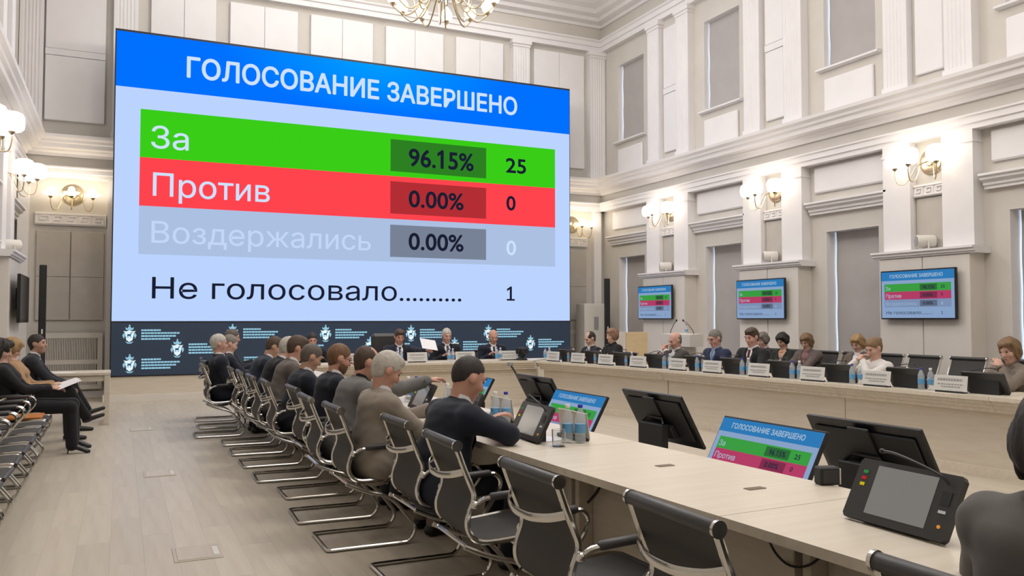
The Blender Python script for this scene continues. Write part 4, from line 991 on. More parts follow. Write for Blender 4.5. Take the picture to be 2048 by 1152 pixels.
def person(label, head, rz=0.0, seat=None, skin='skin_fair', hair=('short', 'hair_dark'), top=('jacket', (34, 38, 50)), legs=(30, 32, 40), shirt='shirt_white', tie=None, lean=None, yaw=0.0, pitch=.25, hpitch=None,
           hands=None, female=False, vox=.0125, s=1.0, fat=1.0, shoes=True, poles=None, legpose=None, skirt=False, roll=0.0, glasses=False, beard=None, watch=False, floor_feet=True, group='people at the meeting', slouch=.22, twist=0.0, elbows=None):
    """head = world (x, y, z) of the top of the head; rz = direction faced; hands = ((x,y,z) right, left) world wrist targets"""
    hx, hy, hz = head; H0 = .51; hpv = pitch
    cr, sr = math.cos(rz), math.sin(rz)
    dirv = lambda a: np.array([math.sin(a), 0, math.cos(a)])
    dx = None if seat is None else (hx - seat[0]) * cr + (hy - seat[1]) * sr - .27
    def spine(f, q):
        L1, L2, L3, LN = .17 * s * q, .2 * s * q, .165 * s * q, .162 * s
        hip = np.array([0, 0, H0]); wst = hip + L1 * dirv(f * .7); chs = wst + L2 * dirv(f); nb = chs + L3 * dirv(f + slouch)
        hc = nb + LN * dirv(min(f * .8 + slouch * .6, 1.0)); return hip, wst, chs, nb, hc
    def err(f, q):
        o = spine(f, q)[4] + .118 * s * dirv(hpv * .7); e = (o[2] - hz) ** 2 + .3 * (q - 1) ** 2 * .05
        return e + (0 if dx is None else .6 * (o[0] - dx) ** 2)
    f, q_ = min(((a, b) for a in np.linspace(-.4, .95, 100) for b in (np.linspace(.84, 1.04, 9) if dx is not None else (1.0,))), key=lambda t: err(*t))
    hip, wst, chs, nb, hc = spine(f, q_)
    off = hc + .118 * s * dirv(hpv * .7)
    rootx, rooty = hx - off[0] * cr, hy - off[0] * sr
    to_local = lambda p: np.array([(p[0] - rootx) * cr + (p[1] - rooty) * sr, -(p[0] - rootx) * sr + (p[1] - rooty) * cr, p[2]])
    # twist of the upper body about z
    ct, st_ = math.cos(twist), math.sin(twist)
    lat = np.array([-st_, ct, 0]); yax = np.array([0, 1, 0.])
    W = (.158 if female else .185) * s; up = unit(nb - chs); fw = unit(np.cross(lat, up))
    shc = nb - up * .062 * s
    shR, shL = shc - lat * W, shc + lat * W
    hd = []
    dflt = [off[0] + .12, .14, .80]
    wr_ = []
    for i, sg in enumerate((-1, 1)):
        tg = to_local(hands[i]) if hands and hands[i] is not None else np.array([dflt[0], sg * dflt[1], dflt[2]])
        po = (poles[i] if poles and poles[i] else (-.25, sg * .55, -.8))
        el, w = ik((shR, shL)[i], tg, .285 * s, .25 * s, po)
        if elbows and elbows[i] is not None: el, w = to_local(elbows[i]), tg
        wr_.append((el, w))
    # head frame
    cy, sy = math.cos(yaw), math.sin(yaw); cp, sp = math.cos(hpv), math.sin(hpv)
    Ff = np.array([cy * cp, sy * cp, -sp]); Ll = np.array([-sy, cy, 0]); Uu = np.cross(Ff, Ll)
    if roll:
        c_, s_ = math.cos(roll), math.sin(roll); Ll, Uu = Ll * c_ + Uu * s_, Uu * c_ - Ll * s_
    HR = np.array([Ff, Ll, Uu]); hs = s * (.94 if female else .96)
    hp = lambda a, b, c: hc + (Ff * a + Ll * b + Uu * c) * hs
    # ---- body: head, neck, trunk, arms and hands
    def trunk(F, inf, arms=True, fr=1.0):
        wd = .66 if not female else .70
        fa = fat
        F.cap(hip - yax * .05, hip + yax * .05, .112 * s * fa + inf, .112 * s * fa + inf, .05, (yax, .8))
        F.cap(hip, wst, .108 * s * fa + inf, (.1 if female else .108) * s * fa + inf, .06, (yax, .74))
        F.cap(wst, chs + (nb - chs) * .25, (.098 if female else .106) * s * fa + inf, .112 * s + inf, .06, (lat, wd))
        if female:
            for sg in (-1, 1): F.ell(chs + up * .0 + fw * .085 * s + lat * sg * .07 * s, (.062 * s + inf * .6,) * 3, np.eye(3), .04)
        F.cap(shR, shL, .058 * s + inf, None, .06); F.cap(chs + up * .08 * s, nb - up * .01, .085 * s + inf, .052 * s + inf * .5, .05, (lat, .75))
        if arms:
            for i in (0, 1):
                el, w = wr_[i]; sh = (shR, shL)[i]
                F.cap(sh, el, .053 * s + inf, .043 * s + inf, .04); F.cap(el, el + (w - el) * fr, .043 * s + inf, (.031 * s if fr > .99 else .036 * s) + inf, .025)
    B = Field(vox)
    trunk(B, -.012)
    B.cap(nb - up * .05, hp(-.022, 0, -.055), .054 * s, .05 * s * (.9 if female else 1), .03)
    B.ell(hp(-.012, 0, .02), np.array((.098, .077, .098)) * hs, HR, .02); B.ell(hp(.022, 0, -.045), np.array((.07, .061, .083)) * hs, HR, .03)
    B.ell(hp(.062, 0, -.104), np.array((.026, .03, .022)) * hs, HR, .03)
    B.cap(hp(.086, 0, .012), hp(.108, 0, -.032), .011 * hs, .0155 * hs, .014); B.cap(hp(.08, -.034, .028), hp(.08, .034, .028), .013 * hs, None, .02)
    B.cap(hp(.083, -.018, -.07), hp(.083, .018, -.07), .011 * hs, None, .012)
    for sg in (-1, 1):
        B.ell(hp(.062, sg * .038, -.03), np.array((.024, .024, .024)) * hs, HR, .025); B.ell(hp(-.008, sg * .08, -.012), np.array((.02, .010, .03)) * hs, HR, .012)
    fing = MB()
    for i, sg in enumerate((-1, 1)):
        el, w = wr_[i]; d = unit(w - el)
        n = np.array([0, 0, 1.0]) - d * d[2]
        if np.linalg.norm(n) < .35: n = np.array([-1.0, 0, 0]) - d * (-d[0])
        n = unit(n); sd = np.cross(d, n)   # n = back of the hand
        pc_ = w + d * .05 * s; R = np.array([d, sd, n])
        B.ell(pc_, np.array((.05, .042, .018)) * s, R, .015)
        for q in range(4):
            ln = (.074, .083, .078, .06)[q] * s; b0 = w + d * .082 * s + sd * (.03 - .02 * q) * s * (1 if sg < 0 else -1)
            cu = .55
            b1 = b0 + (d * math.cos(.25) - n * math.sin(.25)) * ln * .45; b2 = b1 + (d * math.cos(cu + .3) - n * math.sin(cu + .3)) * ln * .33; b3 = b2 + (d * math.cos(cu + .7) - n * math.sin(cu + .7)) * ln * .25
            fing.tube([b0 - d * .02, b0, b1, b2, b3], [.0088 * s, .0092 * s, .0085 * s, .0078 * s, .0055 * s], 7)
        ts = sd * (1 if sg < 0 else -1)
        t0 = w + d * .022 * s + ts * .022 * s; t1 = t0 + (d * .6 + ts * .75 - n * .2) * .04 * s; t2 = t1 + (d * .85 + ts * .3 - n * .35) * .03 * s
        fing.tube([t0 - ts * .015, t0, t1, t2], [.011 * s, .0115 * s, .0098 * s, .007 * s], 7)
    V, F = B.run()
    me = np_mesh('person', V, F, skin, fing)
    t = bpy.data.objects.new('person', me); COL.objects.link(t); t.location = (rootx, rooty, 0); t.rotation_euler = (0, 0, rz); tag(t, label, 'person', group)
    def child(name, V, F, m): return link(name, np_mesh(name, V, F, m), t)
    # ---- face details
    for sg in (-1, 1):
        fr_ = HR.T
        def small(c, r, nm, m):
            e = MB().ell((0, 0, 0), [v * hs for v in r], 8, 6); M = Matrix(((*[fr_[0][k] for k in range(3)], c[0]), (*[fr_[1][k] for k in range(3)], c[1]), (*[fr_[2][k] for k in range(3)], c[2]), (0, 0, 0, 1))); return e.xf(M).build(nm, m, t)
        small(hp(.084, sg * .032, .007), (.008, .014, .0075), 'eye', 'eye_dark'); small(hp(.09, sg * .034, .03), (.008, .02, .005), 'eyebrow', hair[1] if hair[1] != 'hair_white' else 'hair_grey')
    small(hp(.091, 0, -.07), (.006, .022, .007), 'mouth', 'lip')
    # ---- hair
    st, hm = hair
    lh_ = st in ('long', 'bob', 'fluffy'); Hf = Field(.0072 if lh_ else min(vox, .0085)); th = {'short': (.008, .003, .009), 'fade': (.004, .002, .007), 'balding': (.006, .003, .006), 'bald': (.004, .003, .004), 'long': (.016, .012, .014), 'bob': (.018, .014, .016), 'fluffy': (.02, .016, .02), 'bun': (.012, .008, .012), 'full': (.012, .005, .016)}[st]
    if st != 'none':
        Hf.ell(hp(-.014, 0, .022), (np.array((.098, .077, .098)) + np.array(th)) * hs, HR, .02)
        if st in ('long', 'bob', 'fluffy'):
            lo_ = {'long': -.26, 'bob': -.115, 'fluffy': -.075}[st]; mid = (lo_ + .05) / 2; hh = (.05 - lo_) / 2
            Hf.ell(hp(-.06, 0, mid), np.array((.055, .078, hh)) * hs, HR, .035)
            for sg in (-1, 1): Hf.ell(hp(-.012, sg * .07, mid), np.array((.042, .022, hh)) * hs, HR, .025)
            Hf.ell(hp(.045, .02, .085), np.array((.055, .062, .035)) * hs, HR, .03)
        else:
            Hf.cap(nb - up * .05, hp(-.022, 0, -.055), .054 * s + .004, .05 * s + .004, .03); Hf.ell(hp(.0, 0, -.03), np.array((.07, .066, .085)) * hs, HR, .03)
        if st in ('full',): Hf.ell(hp(.035, .012, .096), np.array((.062, .066, .03)) * hs, HR, .03)
        if st == 'bun': Hf.ell(hp(-.115, 0, .05), np.array((.032, .04, .034)) * hs, HR, .012)
        def loc(X, Y, Z):
            px, py, pz = (X - hc[0]) / hs, (Y - hc[1]) / hs, (Z - hc[2]) / hs
            return [px * HR[i][0] + py * HR[i][1] + pz * HR[i][2] for i in range(3)]
        if st in ('long', 'bob', 'fluffy'):
            def cutf(X, Y, Z):
                a, b, c = loc(X, Y, Z); k0 = np.sqrt(((a - .12) / .105) ** 2 + ((b - .012) / .068) ** 2 + ((c + .05) / .125) ** 2); return (1 - k0) * .06
            Hf.cut(cutf)
        else:
            def cutf(X, Y, Z):
                a, b, c = loc(X, Y, Z); g1 = a * .75 - c * .66 - (.02 if st != 'full' else .024); g2 = ((-.075 if st != 'fade' else -.03) + .75 * (a + .03)) - c; ear = (1 - np.sqrt(((a + .004) / .034) ** 2 + ((np.abs(b) - .085) / .035) ** 2 + ((c + .02) / .044) ** 2)) * .035; return np.maximum(np.maximum(g1, g2), ear) * hs
            Hf.cut(cutf)
            if st == 'balding': Hf.cut(lambda X, Y, Z: (lambda a, b, c: (1 - np.sqrt(((a - .05) / .085) ** 2 + (b / .058) ** 2 + ((c - .1) / .062) ** 2)) * .05)(*loc(X, Y, Z)))
            if st == 'bald': Hf.cut(lambda X, Y, Z: (lambda a, b, c: (c - .03 + a * .3) * hs + 0 * b)(*loc(X, Y, Z)))
        ph_ = (abs(hx * 7.3 + hy * 3.1)) % 6
        def strands(X, Y, Z):
            a, b, c = loc(X, Y, Z); th_ = np.arctan2(b, a + .02); return ((.0045 * np.sin(13 * th_ + 14 * c + ph_) + .003 * np.sin(27 * th_ - 16 * c + 2 * ph_) + .005 * np.sin(5 * th_ + 38 * c + ph_)) * (.45 if vox < .008 else .9) if lh_ else (.0015 * np.sin(17 * th_ + 30 * c + ph_) + .0012 * np.sin(29 * th_ - 22 * c + 2 * ph_) + .008 * np.clip(1 - (c + (.075 if st != 'fade' else .03) - .75 * (a + .03)) / .055, 0, 1) ** 2)) * hs
        Hf.disp = strands
        V, F = Hf.run(); child('hair', V, F, hm)
    if beard:
        Bf = Field(min(vox, .01)); Bf.ell(hp(.024, 0, -.055), (np.array((.071, .062, .082)) + .006) * hs, HR, .02).ell(hp(.064, 0, -.106), np.array((.03, .034, .026)) * hs, HR, .03)
        Bf.cut(lambda X, Y, Z: (lambda a, b, c: np.maximum(c + .05 - np.abs(b) * .5, -.0 - a) * hs)(*loc(X, Y, Z)))
        V, F = Bf.run(); child('beard', V, F, beard)
    if glasses:
        g = MB()
        for sg in (-1, 1):
            g.tube([hp(.1, sg * .034 + .02 * math.cos(a), .006 + .015 * math.sin(a)) for a in np.linspace(0, 2 * math.pi, 12, False)], .0018, 5, closed=True); g.tube([hp(.1, sg * .054, .01), hp(.0, sg * .08, .008)], .0018, 5)
        g.build('glasses', 'lens_rim', t)
    # ---- upper clothing
    kind, rgb = top[0], top[1]; cm = cloth('cloth_%d_%d_%d' % rgb, rgb)
    J = Field(vox); sd_ = (hx * 5 + hy * 2.3) % 6
    amp = .3 if vox < .0085 else .5
    J.disp = lambda X, Y, Z: amp * .0032 * np.sin(38 * X + 3 * np.sin(17 * Z + sd_) + 8 * Y) * np.sin(46 * Z + 3 * np.sin(15 * Y + sd_)) + amp * .002 * np.sin(75 * Z + 4 * np.sin(21 * X) + 20 * Y)
    trunk(J, .012 if kind == 'jacket' else .006, True, .93)
    if kind == 'jacket':
        J.cap(hip - yax * .06 + np.array([.0, 0, .02]), hip + yax * .06 + np.array([.0, 0, .02]), .128 * s * fat, None, .05, (yax, .78))
        for sg in (-1, 1): J.ell((shR, shL)[(sg + 1) // 2] + np.array([0, 0, .004]), np.array((.066, .062, .06)) * s * (.86 if female else 1), np.eye(3), .03)
    nk = nb - up * .0
    vlow = wst + (chs - wst) * (.25 if kind == 'jacket' else .9); rel = lambda X, Y, Z, o, d: (X - o[0]) * d[0] + (Y - o[1]) * d[1] + (Z - o[2]) * d[2]
    span = np.linalg.norm(nb - vlow)
    if kind in ('jacket', 'cardigan'):
        ax_ = unit(nb - vlow)
        def vcut(X, Y, Z):
            tu = rel(X, Y, Z, vlow, ax_); tl = np.abs(rel(X, Y, Z, vlow, lat)); tf = rel(X, Y, Z, vlow, fw); w = np.maximum(tu, 0) / span * .078 * s
            return np.minimum(np.minimum(w - tl, tf - .02), tu)
        J.cut(vcut)
    # neck opening
    na = unit(hc - nb)
    def ncut(X, Y, Z):
        tt = rel(X, Y, Z, nb, na); dx, dy, dz = X - nb[0] - tt * na[0], Y - nb[1] - tt * na[1], Z - nb[2] - tt * na[2]; return np.minimum(.058 * s - np.sqrt(dx * dx + dy * dy + dz * dz), tt + .03)
    J.cut(ncut)
    V, F = J.run(); nm = {'jacket': 'jacket', 'sweater': 'sweater', 'blouse': 'blouse', 'cardigan': 'cardigan'}[kind]
    jk = child(nm, V, F, cm)
    fr2 = lambda ang, r, h: nb + na * h + (fw - na * (fw @ na)) * math.cos(ang) * r + lat * math.sin(ang) * r
    if kind in ('jacket',):
        # turned collar and lapels of the jacket
        arc = np.linspace(.62, 2 * math.pi - .62, 16)
        MB().tube([fr2(a, .068 * s, .012 * s - .03 * s * max(0, math.cos(a))) for a in arc], .012 * s, 7, flat=(na, .022 * s)).build('collar', cm, jk)
        for sg in (-1, 1):
            p0 = fr2(sg * .7, .072 * s, -.015); p1 = vlow + fw * (.118 * s * fat + .012) + lat * sg * .004; pm = (p0 + p1) / 2 + lat * sg * .03 * s + fw * .03 * s
            MB().tube([p0, (p0 + pm) / 2 + fw * .008, pm, (pm + p1) / 2 + fw * .004, p1], [.005] * 5, 8, flat=(unit(lat + up * .3 * sg), .024 * s)).build('lapel', cm, jk)
        # shirt front and collar
        S = Field(min(vox, .011)); S.cap(wst, chs + (nb - chs) * .25, .106 * s * fat - .002, .11 * s - .001, .05, (lat, .68)).cap(chs + up * .08 * s, nb, .084 * s, .058 * s, .05, (lat, .78))
        S.cut(lambda X, Y, Z: .01 - rel(X, Y, Z, vlow, fw)); S.cut(lambda X, Y, Z: np.abs(rel(X, Y, Z, vlow, lat)) - .1); S.cut(lambda X, Y, Z: -rel(X, Y, Z, vlow, up) - .03)
        V, F = S.run(); sh_ = child('shirt', V, F, shirt)
        MB().tube([fr2(a, .060 * s, .036 * s - .034 * s * max(0, math.cos(a))) for a in np.linspace(.2, 2 * math.pi - .2, 18)], .006 * s, 6, flat=(na, .024 * s)).build('shirt_collar', shirt, t)
        for i in (0, 1):
            el, w = wr_[i]; MB().tube([el + (w - el) * .9, el + (w - el) * .985], .041 * s, 12).build('cuff', shirt, t)
        if tie:
            tm = cloth('tie_%d_%d_%d' % tie, tie, .6); q0 = fr2(0, .066 * s, -.004); q3 = vlow + fw * (.112 * s * fat + .004)
            q1 = chs + up * .06 * s + fw * (.108 * s + .004)
            MB().tube([q0, (q0 + q1) / 2 + fw * .006, q1, (q1 + q3) / 2 + fw * .005, q3], [.009, .006, .006, .006, .006], 8, flat=(lat, .021 * s)).build('tie', tm, t)
    elif kind in ('sweater', 'blouse', 'cardigan'):
        MB().tube([fr2(a, .064 * s, .004 * s - .02 * s * max(0, math.cos(a))) for a in np.linspace(0, 2 * math.pi, 20, False)], .009 * s, 6, closed=True).build('neckline', (top[2] if len(top) > 2 else cm), jk)
    if watch:
        el, w = wr_[0]; MB().tube([el + (w - el) * .96, el + (w - el) * 1.01], .04 * s, 14).build('wristwatch', 'watch_black', t)
    # ---- legs
    lm = cloth('cloth_%d_%d_%d' % legs, legs); T = Field(max(vox * 1.35, .013)); lp = legpose or {}
    kneex, dx = lp.get('knee', .44), lp.get('ankle', -.06)
    T.cap(hip - yax * .06, hip + yax * .06, .115 * s * fat, None, .05, (yax, .8))
    feet = []
    for i, sg in enumerate((-1, 1)):
        kn = np.array([kneex * s, sg * lp.get('spread', .11), .5]); an = np.array([kneex * s + dx, sg * lp.get('spread', .11), .09])
        if lp.get('cross') == i: kn = np.array([kneex * s + .02, sg * .02, .60]); an = np.array([kneex * s + .2, -sg * .12, .27])
        T.cap(hip + yax * sg * .085, kn, .088 * s, .064 * s, .04); T.cap(kn, an, .062 * s, (.06 if lp.get('wide') else .048) * s, .03); feet.append((an, sg, lp.get('cross') == i))
    if skirt: T.cap(hip, np.array([kneex * s - .02, 0, .5]), .13 * s, .12 * s, .06, (yax, .65))
    V, F = T.run(); child('skirt' if skirt else 'trousers', V, F, lm)
    if shoes:
        for an, sg, cr_ in feet:
            up_ = np.array([0, 0, 1.0]) if not cr_ else unit(np.array([-.45, 0, .9])); fd = np.array([1.0, 0, 0]) if not cr_ else unit(np.array([.9, 0, .35]))
            if not cr_: an = np.array([an[0], an[1], .075])
            hl = lp.get('heels') and not cr_
            if hl: an = np.array([an[0], an[1], .13]); fd = unit(np.array([.93, 0, -.36]))
            S = Field(.0115); a0 = an - up_ * .035 - fd * .03; S.cap(a0, an + fd * .17 - up_ * .052, .034, .024, .02, ((0, 1, 0), .8)); S.cap(an + up_ * .01, a0 + fd * .03, .04, .036, .02)
            V, F = S.run(); child('shoe', V, F, 'shoe_black')
            if hl: MB().tube([an + np.array([-.03, 0, -.05]), an + np.array([-.04, 0, -.129])], [.012, .005], 7).build('heel', 'shoe_black', t)
            elif female and not cr_: MB().tube([an + np.array([-.05, 0, -.02]), an + np.array([-.055, 0, -.07])], [.011, .005], 7).build('heel', 'shoe_black', t)
    return t

def W_(x, y, z): return (x, y, z)
NAVY = (30, 35, 48); BLACK = (26, 26, 30)
NV = .0125
def lhands(y, dx=.17, sp=.17, z=.81): o = outer(y); return ((o + dx, y - sp, z), (o + dx, y + sp, z))
# ---- left desk, near to far
person('man in a navy suit with short dark hair leaning his elbow on the table', (1.875, 4.50, 1.225), .10, skin='skin_ruddy', seat=(LCH[4][1] - .06, LCH[4][0]), hair=('fade', 'hair_dark'), top=('jacket', NAVY), legs=NAVY, vox=.0085, fat=1.12, s=1.04, pitch=.45, yaw=.0, hands=((2.0, 4.44, .84), (2.1, 4.8, .81)), elbows=((1.955, 4.19, .81), None), slouch=.3)
person('white-haired man in a beige-grey suit looking down', (1.66, 5.40, 1.20), .05, skin='skin_ruddy', seat=(LCH[5][1], LCH[5][0]), hair=('full', 'hair_white'), top=('jacket', (146, 136, 124)), legs=(128, 118, 106), vox=.0095, fat=1.12, pitch=.55, hands=((1.98, 5.28, .81), (2.0, 5.62, .81)), slouch=.3)
person('balding man in a grey jacket stretching his watch arm forward', (1.73, 6.22, 1.245), .05, skin='skin_ruddy', seat=(LCH[6][1], LCH[6][0]), hair=('balding', 'hair_brown'), top=('jacket', (112, 111, 109)), legs=(70, 70, 72), vox=.010, fat=1.1, pitch=.3, shirt=cloth('cloth_26_26_30', BLACK), hands=((2.30, 6.12, .985), (1.95, 6.45, .82)), poles=((-.1, -.4, -1), None), watch=True, slouch=.3)
person('red-bearded man in glasses and a dark navy jacket', (1.72, 7.05, 1.225), .05, skin='skin_ruddy', seat=(LCH[7][1], LCH[7][0]), hair=('short', 'hair_ginger'), top=('jacket', (28, 32, 44)), legs=NAVY, vox=.011, pitch=.35, glasses=True, beard='hair_ginger', hands=((1.87, 7.0, .985), (1.95, 7.2, .81)), elbows=((1.93, 6.88, .80), None), slouch=.3)
person('brown-haired man in navy between the red-bearded man and the brown-grey suit', (1.66, 7.85, 1.20), .05, skin='skin_tan', seat=(LCH[8][1], LCH[8][0]), hair=('short', 'hair_salt'), top=('jacket', NAVY), legs=BLACK, vox=.0115, pitch=.5, hands=lhands(7.85), slouch=.3)
person('man in a brown-grey suit with neat brown hair and white collar', (1.68, 8.66, 1.27), .0, skin='skin_ruddy', seat=(LCH[9][1], LCH[9][0]), hair=('full', 'hair_brown'), top=('jacket', (104, 96, 92)), legs=(60, 56, 54), vox=NV, pitch=.45, hands=lhands(8.66))
person('white-haired man in black leaning far over the desk', (1.74, 9.5, 1.24), .0, skin='skin_fair', seat=(LCH[10][1], LCH[10][0]), hair=('full', 'hair_white'), top=('jacket', BLACK), legs=BLACK, vox=NV, pitch=.4, hands=lhands(9.5), slouch=.35)
person('dark-haired man in dark blue bending low beside the white-haired man', (1.72, 10.25, 1.22), -.05, skin='skin_tan', seat=(LCH[11][1], LCH[11][0]), hair=('short', 'hair_brown'), top=('jacket', (36, 44, 60)), legs=BLACK, vox=NV, pitch=.6, fat=1.12, hands=lhands(10.25), slouch=.35)
person('upright white-haired man in navy on the pulled-back chair', (1.13, 11.05, 1.26), .05, skin='skin_pink', seat=(LCH[12][1], LCH[12][0]), hair=('short', 'hair_white'), top=('jacket', NAVY), legs=BLACK, vox=NV, pitch=.1, hands=((1.45, 10.9, .62), (1.45, 11.2, .62)), fat=1.1)
person('grey-haired man in navy seated right behind the upright white-haired man', (1.36, 11.75, 1.19), .05, skin='skin_fair', seat=(LCH[13][1], LCH[13][0]), hair=('short', 'hair_grey'), top=('jacket', NAVY), legs=BLACK, vox=NV, pitch=.35, hands=((1.7, 11.6, .8), (1.7, 12.0, .8)))
person('dark-grey-haired man at the far end partly hidden behind the white-haired man', (1.49, 12.72, 1.30), .05, skin='skin_tan', seat=(LCH[14][1], LCH[14][0]), hair=('short', 'hair_salt'), top=('jacket', (30, 34, 46)), legs=BLACK, vox=NV, pitch=.15, hands=((1.8, 12.5, .8), (1.8, 12.95, .8)), tie=(40, 40, 60))
# ---- presidium
person('man at the left end of the presidium, mostly hidden behind others', (2.82, 13.62, 1.18), -math.pi / 2, skin='skin_ruddy', seat=(2.82, 14.0), hair=('short', 'hair_dark'), top=('jacket', BLACK), legs=BLACK, vox=NV, pitch=.3)
ph = person('dark-haired man at the presidium holding up white papers', (4.30, 13.62, 1.26), -math.pi / 2, skin='skin_ruddy', seat=(4.30, 14.0), hair=('full', 'hair_brown'), top=('jacket', (30, 34, 48)), legs=BLACK, vox=.0115, pitch=.35, tie=(50, 52, 74), s=1.04, hands=((4.05, 13.2, .82), (4.62, 13.15, .93)))
person('white-haired man at the middle of the presidium in a dark suit', (5.16, 13.62, 1.285), -math.pi / 2, skin='skin_pink', seat=(5.16, 14.0), hair=('short', 'hair_white'), top=('jacket', (28, 31, 42)), legs=BLACK, vox=.0115, pitch=.3, tie=(70, 70, 78), s=1.04)
person('balding man in dark blue at the right of the presidium', (6.05, 13.62, 1.235), -math.pi / 2 - .1, skin='skin_ruddy', seat=(6.05, 14.0), hair=('bald', 'hair_grey'), top=('jacket', (28, 32, 48)), legs=BLACK, vox=.0115, pitch=.4, tie=(60, 64, 84), s=1.04)
paper((4.62, 13.05, 1.03), .2, 'white papers held up by the man at the presidium', .3, .21, (.9, .15))
# ---- right desk
PI = math.pi
def rh(y, x=.62, sp=.16, z=.81): f = rfront(y); return ((f + x, y + sp, z), (f + x, y - sp, z))
person('balding man in a dark suit beside the right edge of the video wall', (7.28, 12.38, 1.205), PI, skin='skin_fair', seat=(rfront(12.38) + 1.32, 12.38), hair=('balding', 'hair_dark'), top=('jacket', BLACK), legs=BLACK, vox=NV, pitch=.45, tie=(60, 70, 100), hands=rh(12.3))
person('woman with short reddish hair in black at the right desk', (7.42, 11.85, 1.29), PI, skin='skin_fair', seat=(rfront(11.85) + 1.32, 11.85), hair=('fluffy', 'hair_rose'), top=('jacket', (24, 24, 26)), legs=BLACK, vox=NV, pitch=.1, female=True, hands=rh(11.8), shirt=cloth('cloth_24_24_26', (24, 24, 26)), s=.98)
person('bald man in dark grey with his hands at his mouth', (7.58, 10.36, 1.215), PI - .1, skin='skin_pink', seat=(rfront(10.36) + 1.32, 10.36), hair=('bald', 'hair_grey'), top=('jacket', (66, 64, 60)), legs=BLACK, vox=NV, pitch=.4, s=1.02, hands=((7.42, 10.40, .975), (7.42, 10.33, .975)), elbows=((7.36, 10.52, .80), (7.36, 10.2, .80)))
person('grey-haired man in a blue suit and glasses looking down', (7.7, 9.57, 1.29), PI, skin='skin_pink', seat=(rfront(9.57) + 1.32, 9.57), hair=('short', 'hair_grey'), top=('jacket', (38, 48, 74)), legs=BLACK, vox=.0115, pitch=.35, glasses=True, tie=(120, 140, 170), s=1.03, fat=1.08, hands=rh(9.5), shirt=cloth('cloth_150_170_200', (150, 170, 200)))
person('dark-haired man in a black suit with a white shirt and dark red tie', (7.78, 8.88, 1.325), PI + .12, skin='skin_pink', seat=(rfront(8.88) + 1.32, 8.88), hair=('full', 'hair_brown'), top=('jacket', (32, 33, 36)), legs=BLACK, vox=.0115, pitch=.3, tie=(90, 34, 40), s=1.03, hands=rh(8.8))
person('woman in a white blouse with tied-back hair holding her hands to her face', (7.9, 6.97, 1.225), PI - .1, skin='skin_fair', seat=(rfront(6.97) + 1.32, 6.97), hair=('bun', 'hair_darkblonde'), top=('blouse', (222, 218, 214)), legs=BLACK, vox=.0105, pitch=.45, female=True, s=1.0, fat=1.12, hands=((7.72, 7.02, .965), (7.72, 6.93, .965)), elbows=((7.62, 7.16, .80), (7.62, 6.78, .80)))
person('blonde woman in a brown blazer resting her chin on her hand', (8.0, 5.40, 1.255), PI - .05, skin='skin_fair', seat=(rfront(5.40) + 1.32, 5.40), hair=('bob', 'hair_darkblonde'), top=('jacket', (128, 117, 106)), legs=BLACK, vox=.0095, pitch=.35, female=True, s=1.02, fat=1.12, hands=((7.72, 5.6, .81), (7.83, 5.36, .975)), elbows=(None, (7.74, 5.22, .80)), shirt=cloth('cloth_120_108_96', (120, 108, 96)), roll=.08)
# ---- row by the right wall
person('person half hidden behind the dark-haired man in the black suit', (9.42, 10.5, 1.22), PI, skin='skin_fair', seat=(9.82, 10.5), hair=('fluffy', 'hair_grey'), top=('jacket', (50, 48, 48)), legs=BLACK, vox=NV, female=True, pitch=.3, hands=((9.15, 10.65, .62), (9.15, 10.35, .62)))
person('dark-haired woman in dark green with a yellow collar by the right wall', (9.42, 10.06, 1.21), PI + .1, skin='skin_fair', seat=(9.82, 10.06), hair=('fluffy', 'hair_dark'), top=('cardigan', (42, 46, 40), cloth('cloth_214_150_36', (214, 150, 36))), legs=BLACK, vox=NV, female=True, pitch=.5, hands=((9.1, 10.2, .62), (9.1, 9.9, .62)))
person('brown-haired woman in a brown blazer looking down by the right wall', (9.42, 9.55, 1.225), PI + .15, skin='skin_fair', seat=(9.82, 9.55), hair=('bob', 'hair_darkblonde'), top=('jacket', (104, 92, 88)), legs=(70, 60, 56), vox=NV, female=True, pitch=.5, hands=((9.05, 9.7, .62), (9.05, 9.4, .62)), shirt=cloth('cloth_150_110_110', (150, 110, 110)))
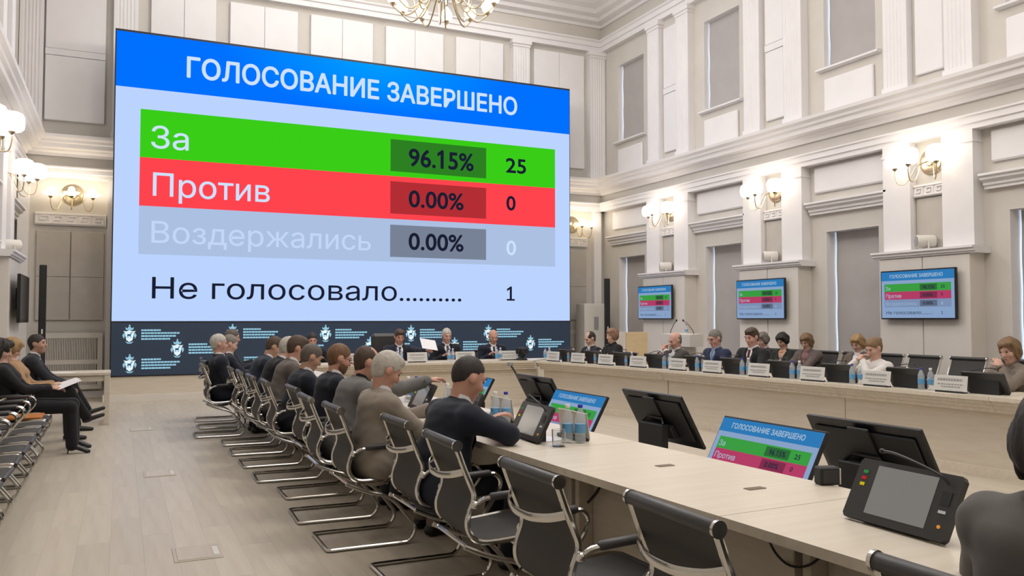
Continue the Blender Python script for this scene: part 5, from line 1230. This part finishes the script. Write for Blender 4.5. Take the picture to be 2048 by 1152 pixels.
person('woman in a grey blazer and white shirt behind the woman in white', (9.42, 8.58, 1.205), PI + .1, skin='skin_fair', seat=(9.82, 8.58), hair=('bob', 'hair_blonde'), top=('jacket', (110, 99, 90)), legs=BLACK, vox=NV, female=True, pitch=.5, hands=((9.1, 8.72, .62), (9.1, 8.44, .62)))
# ---- seats by the left wall
person('man in a dark suit and tie watching the hall by the left wall', (-.95, 12.05, 1.255), .0, skin='skin_tan', seat=(-1.3, 12.05), hair=('short', 'hair_dark'), top=('jacket', (44, 46, 52)), legs=BLACK, vox=.0115, pitch=.0, yaw=-.25, tie=(36, 44, 80), hands=((-.6, 11.95, .6), (-.6, 12.2, .6)), legpose=dict(cross=0, knee=.46, ankle=.08))
person('blonde woman in a tan jacket reading papers by the left wall', (-1.1, 11.2, 1.205), .0, skin='skin_fair', seat=(-1.3, 11.2), hair=('fluffy', 'hair_blonde'), top=('sweater', (172, 138, 102)), legs=BLACK, vox=.0115, female=True, pitch=.5, hands=((-.72, 11.08, .68), (-.72, 11.32, .68)), fat=1.08, legpose=dict(cross=0, knee=.46, ankle=.02, wide=1))
person('dark-haired woman in black with high heels holding papers by the left wall', (-1.13, 10.36, 1.235), .0, skin='skin_fair', seat=(-1.3, 10.36), hair=('long', 'hair_dark'), top=('sweater', (26, 27, 30)), legs=(28, 29, 33), vox=.010, female=True, pitch=.3, s=1.02, fat=1.05, hands=((-.68, 10.26, .70), (-.70, 10.46, .70)), legpose=dict(knee=.54, ankle=.02, wide=1, spread=.2, heels=1))
paper((-.52, 10.36, .735), .25, 'white papers held by the dark-haired woman in black', .24, .33, (0, -.38)); paper((-.55, 11.2, .71), .2, 'white papers held by the blonde woman in tan', .21, .297, (0, -.3))
# ---- foreground
person('person in a grey jacket with a dark bob seen from behind at the photo edge', (2.10, 1.26, 1.265), -.05, skin='skin_fair', seat=(1.74, 1.26), hair=('bob', 'hair_dark'), top=('jacket', (98, 95, 92)), legs=BLACK, vox=.0075, female=True, s=1.04, fat=1.1, pitch=.4, hands=((2.38, 1.12, .82), (2.38, 1.45, .82)), shirt=cloth('cloth_24_24_26', (24, 24, 26)))
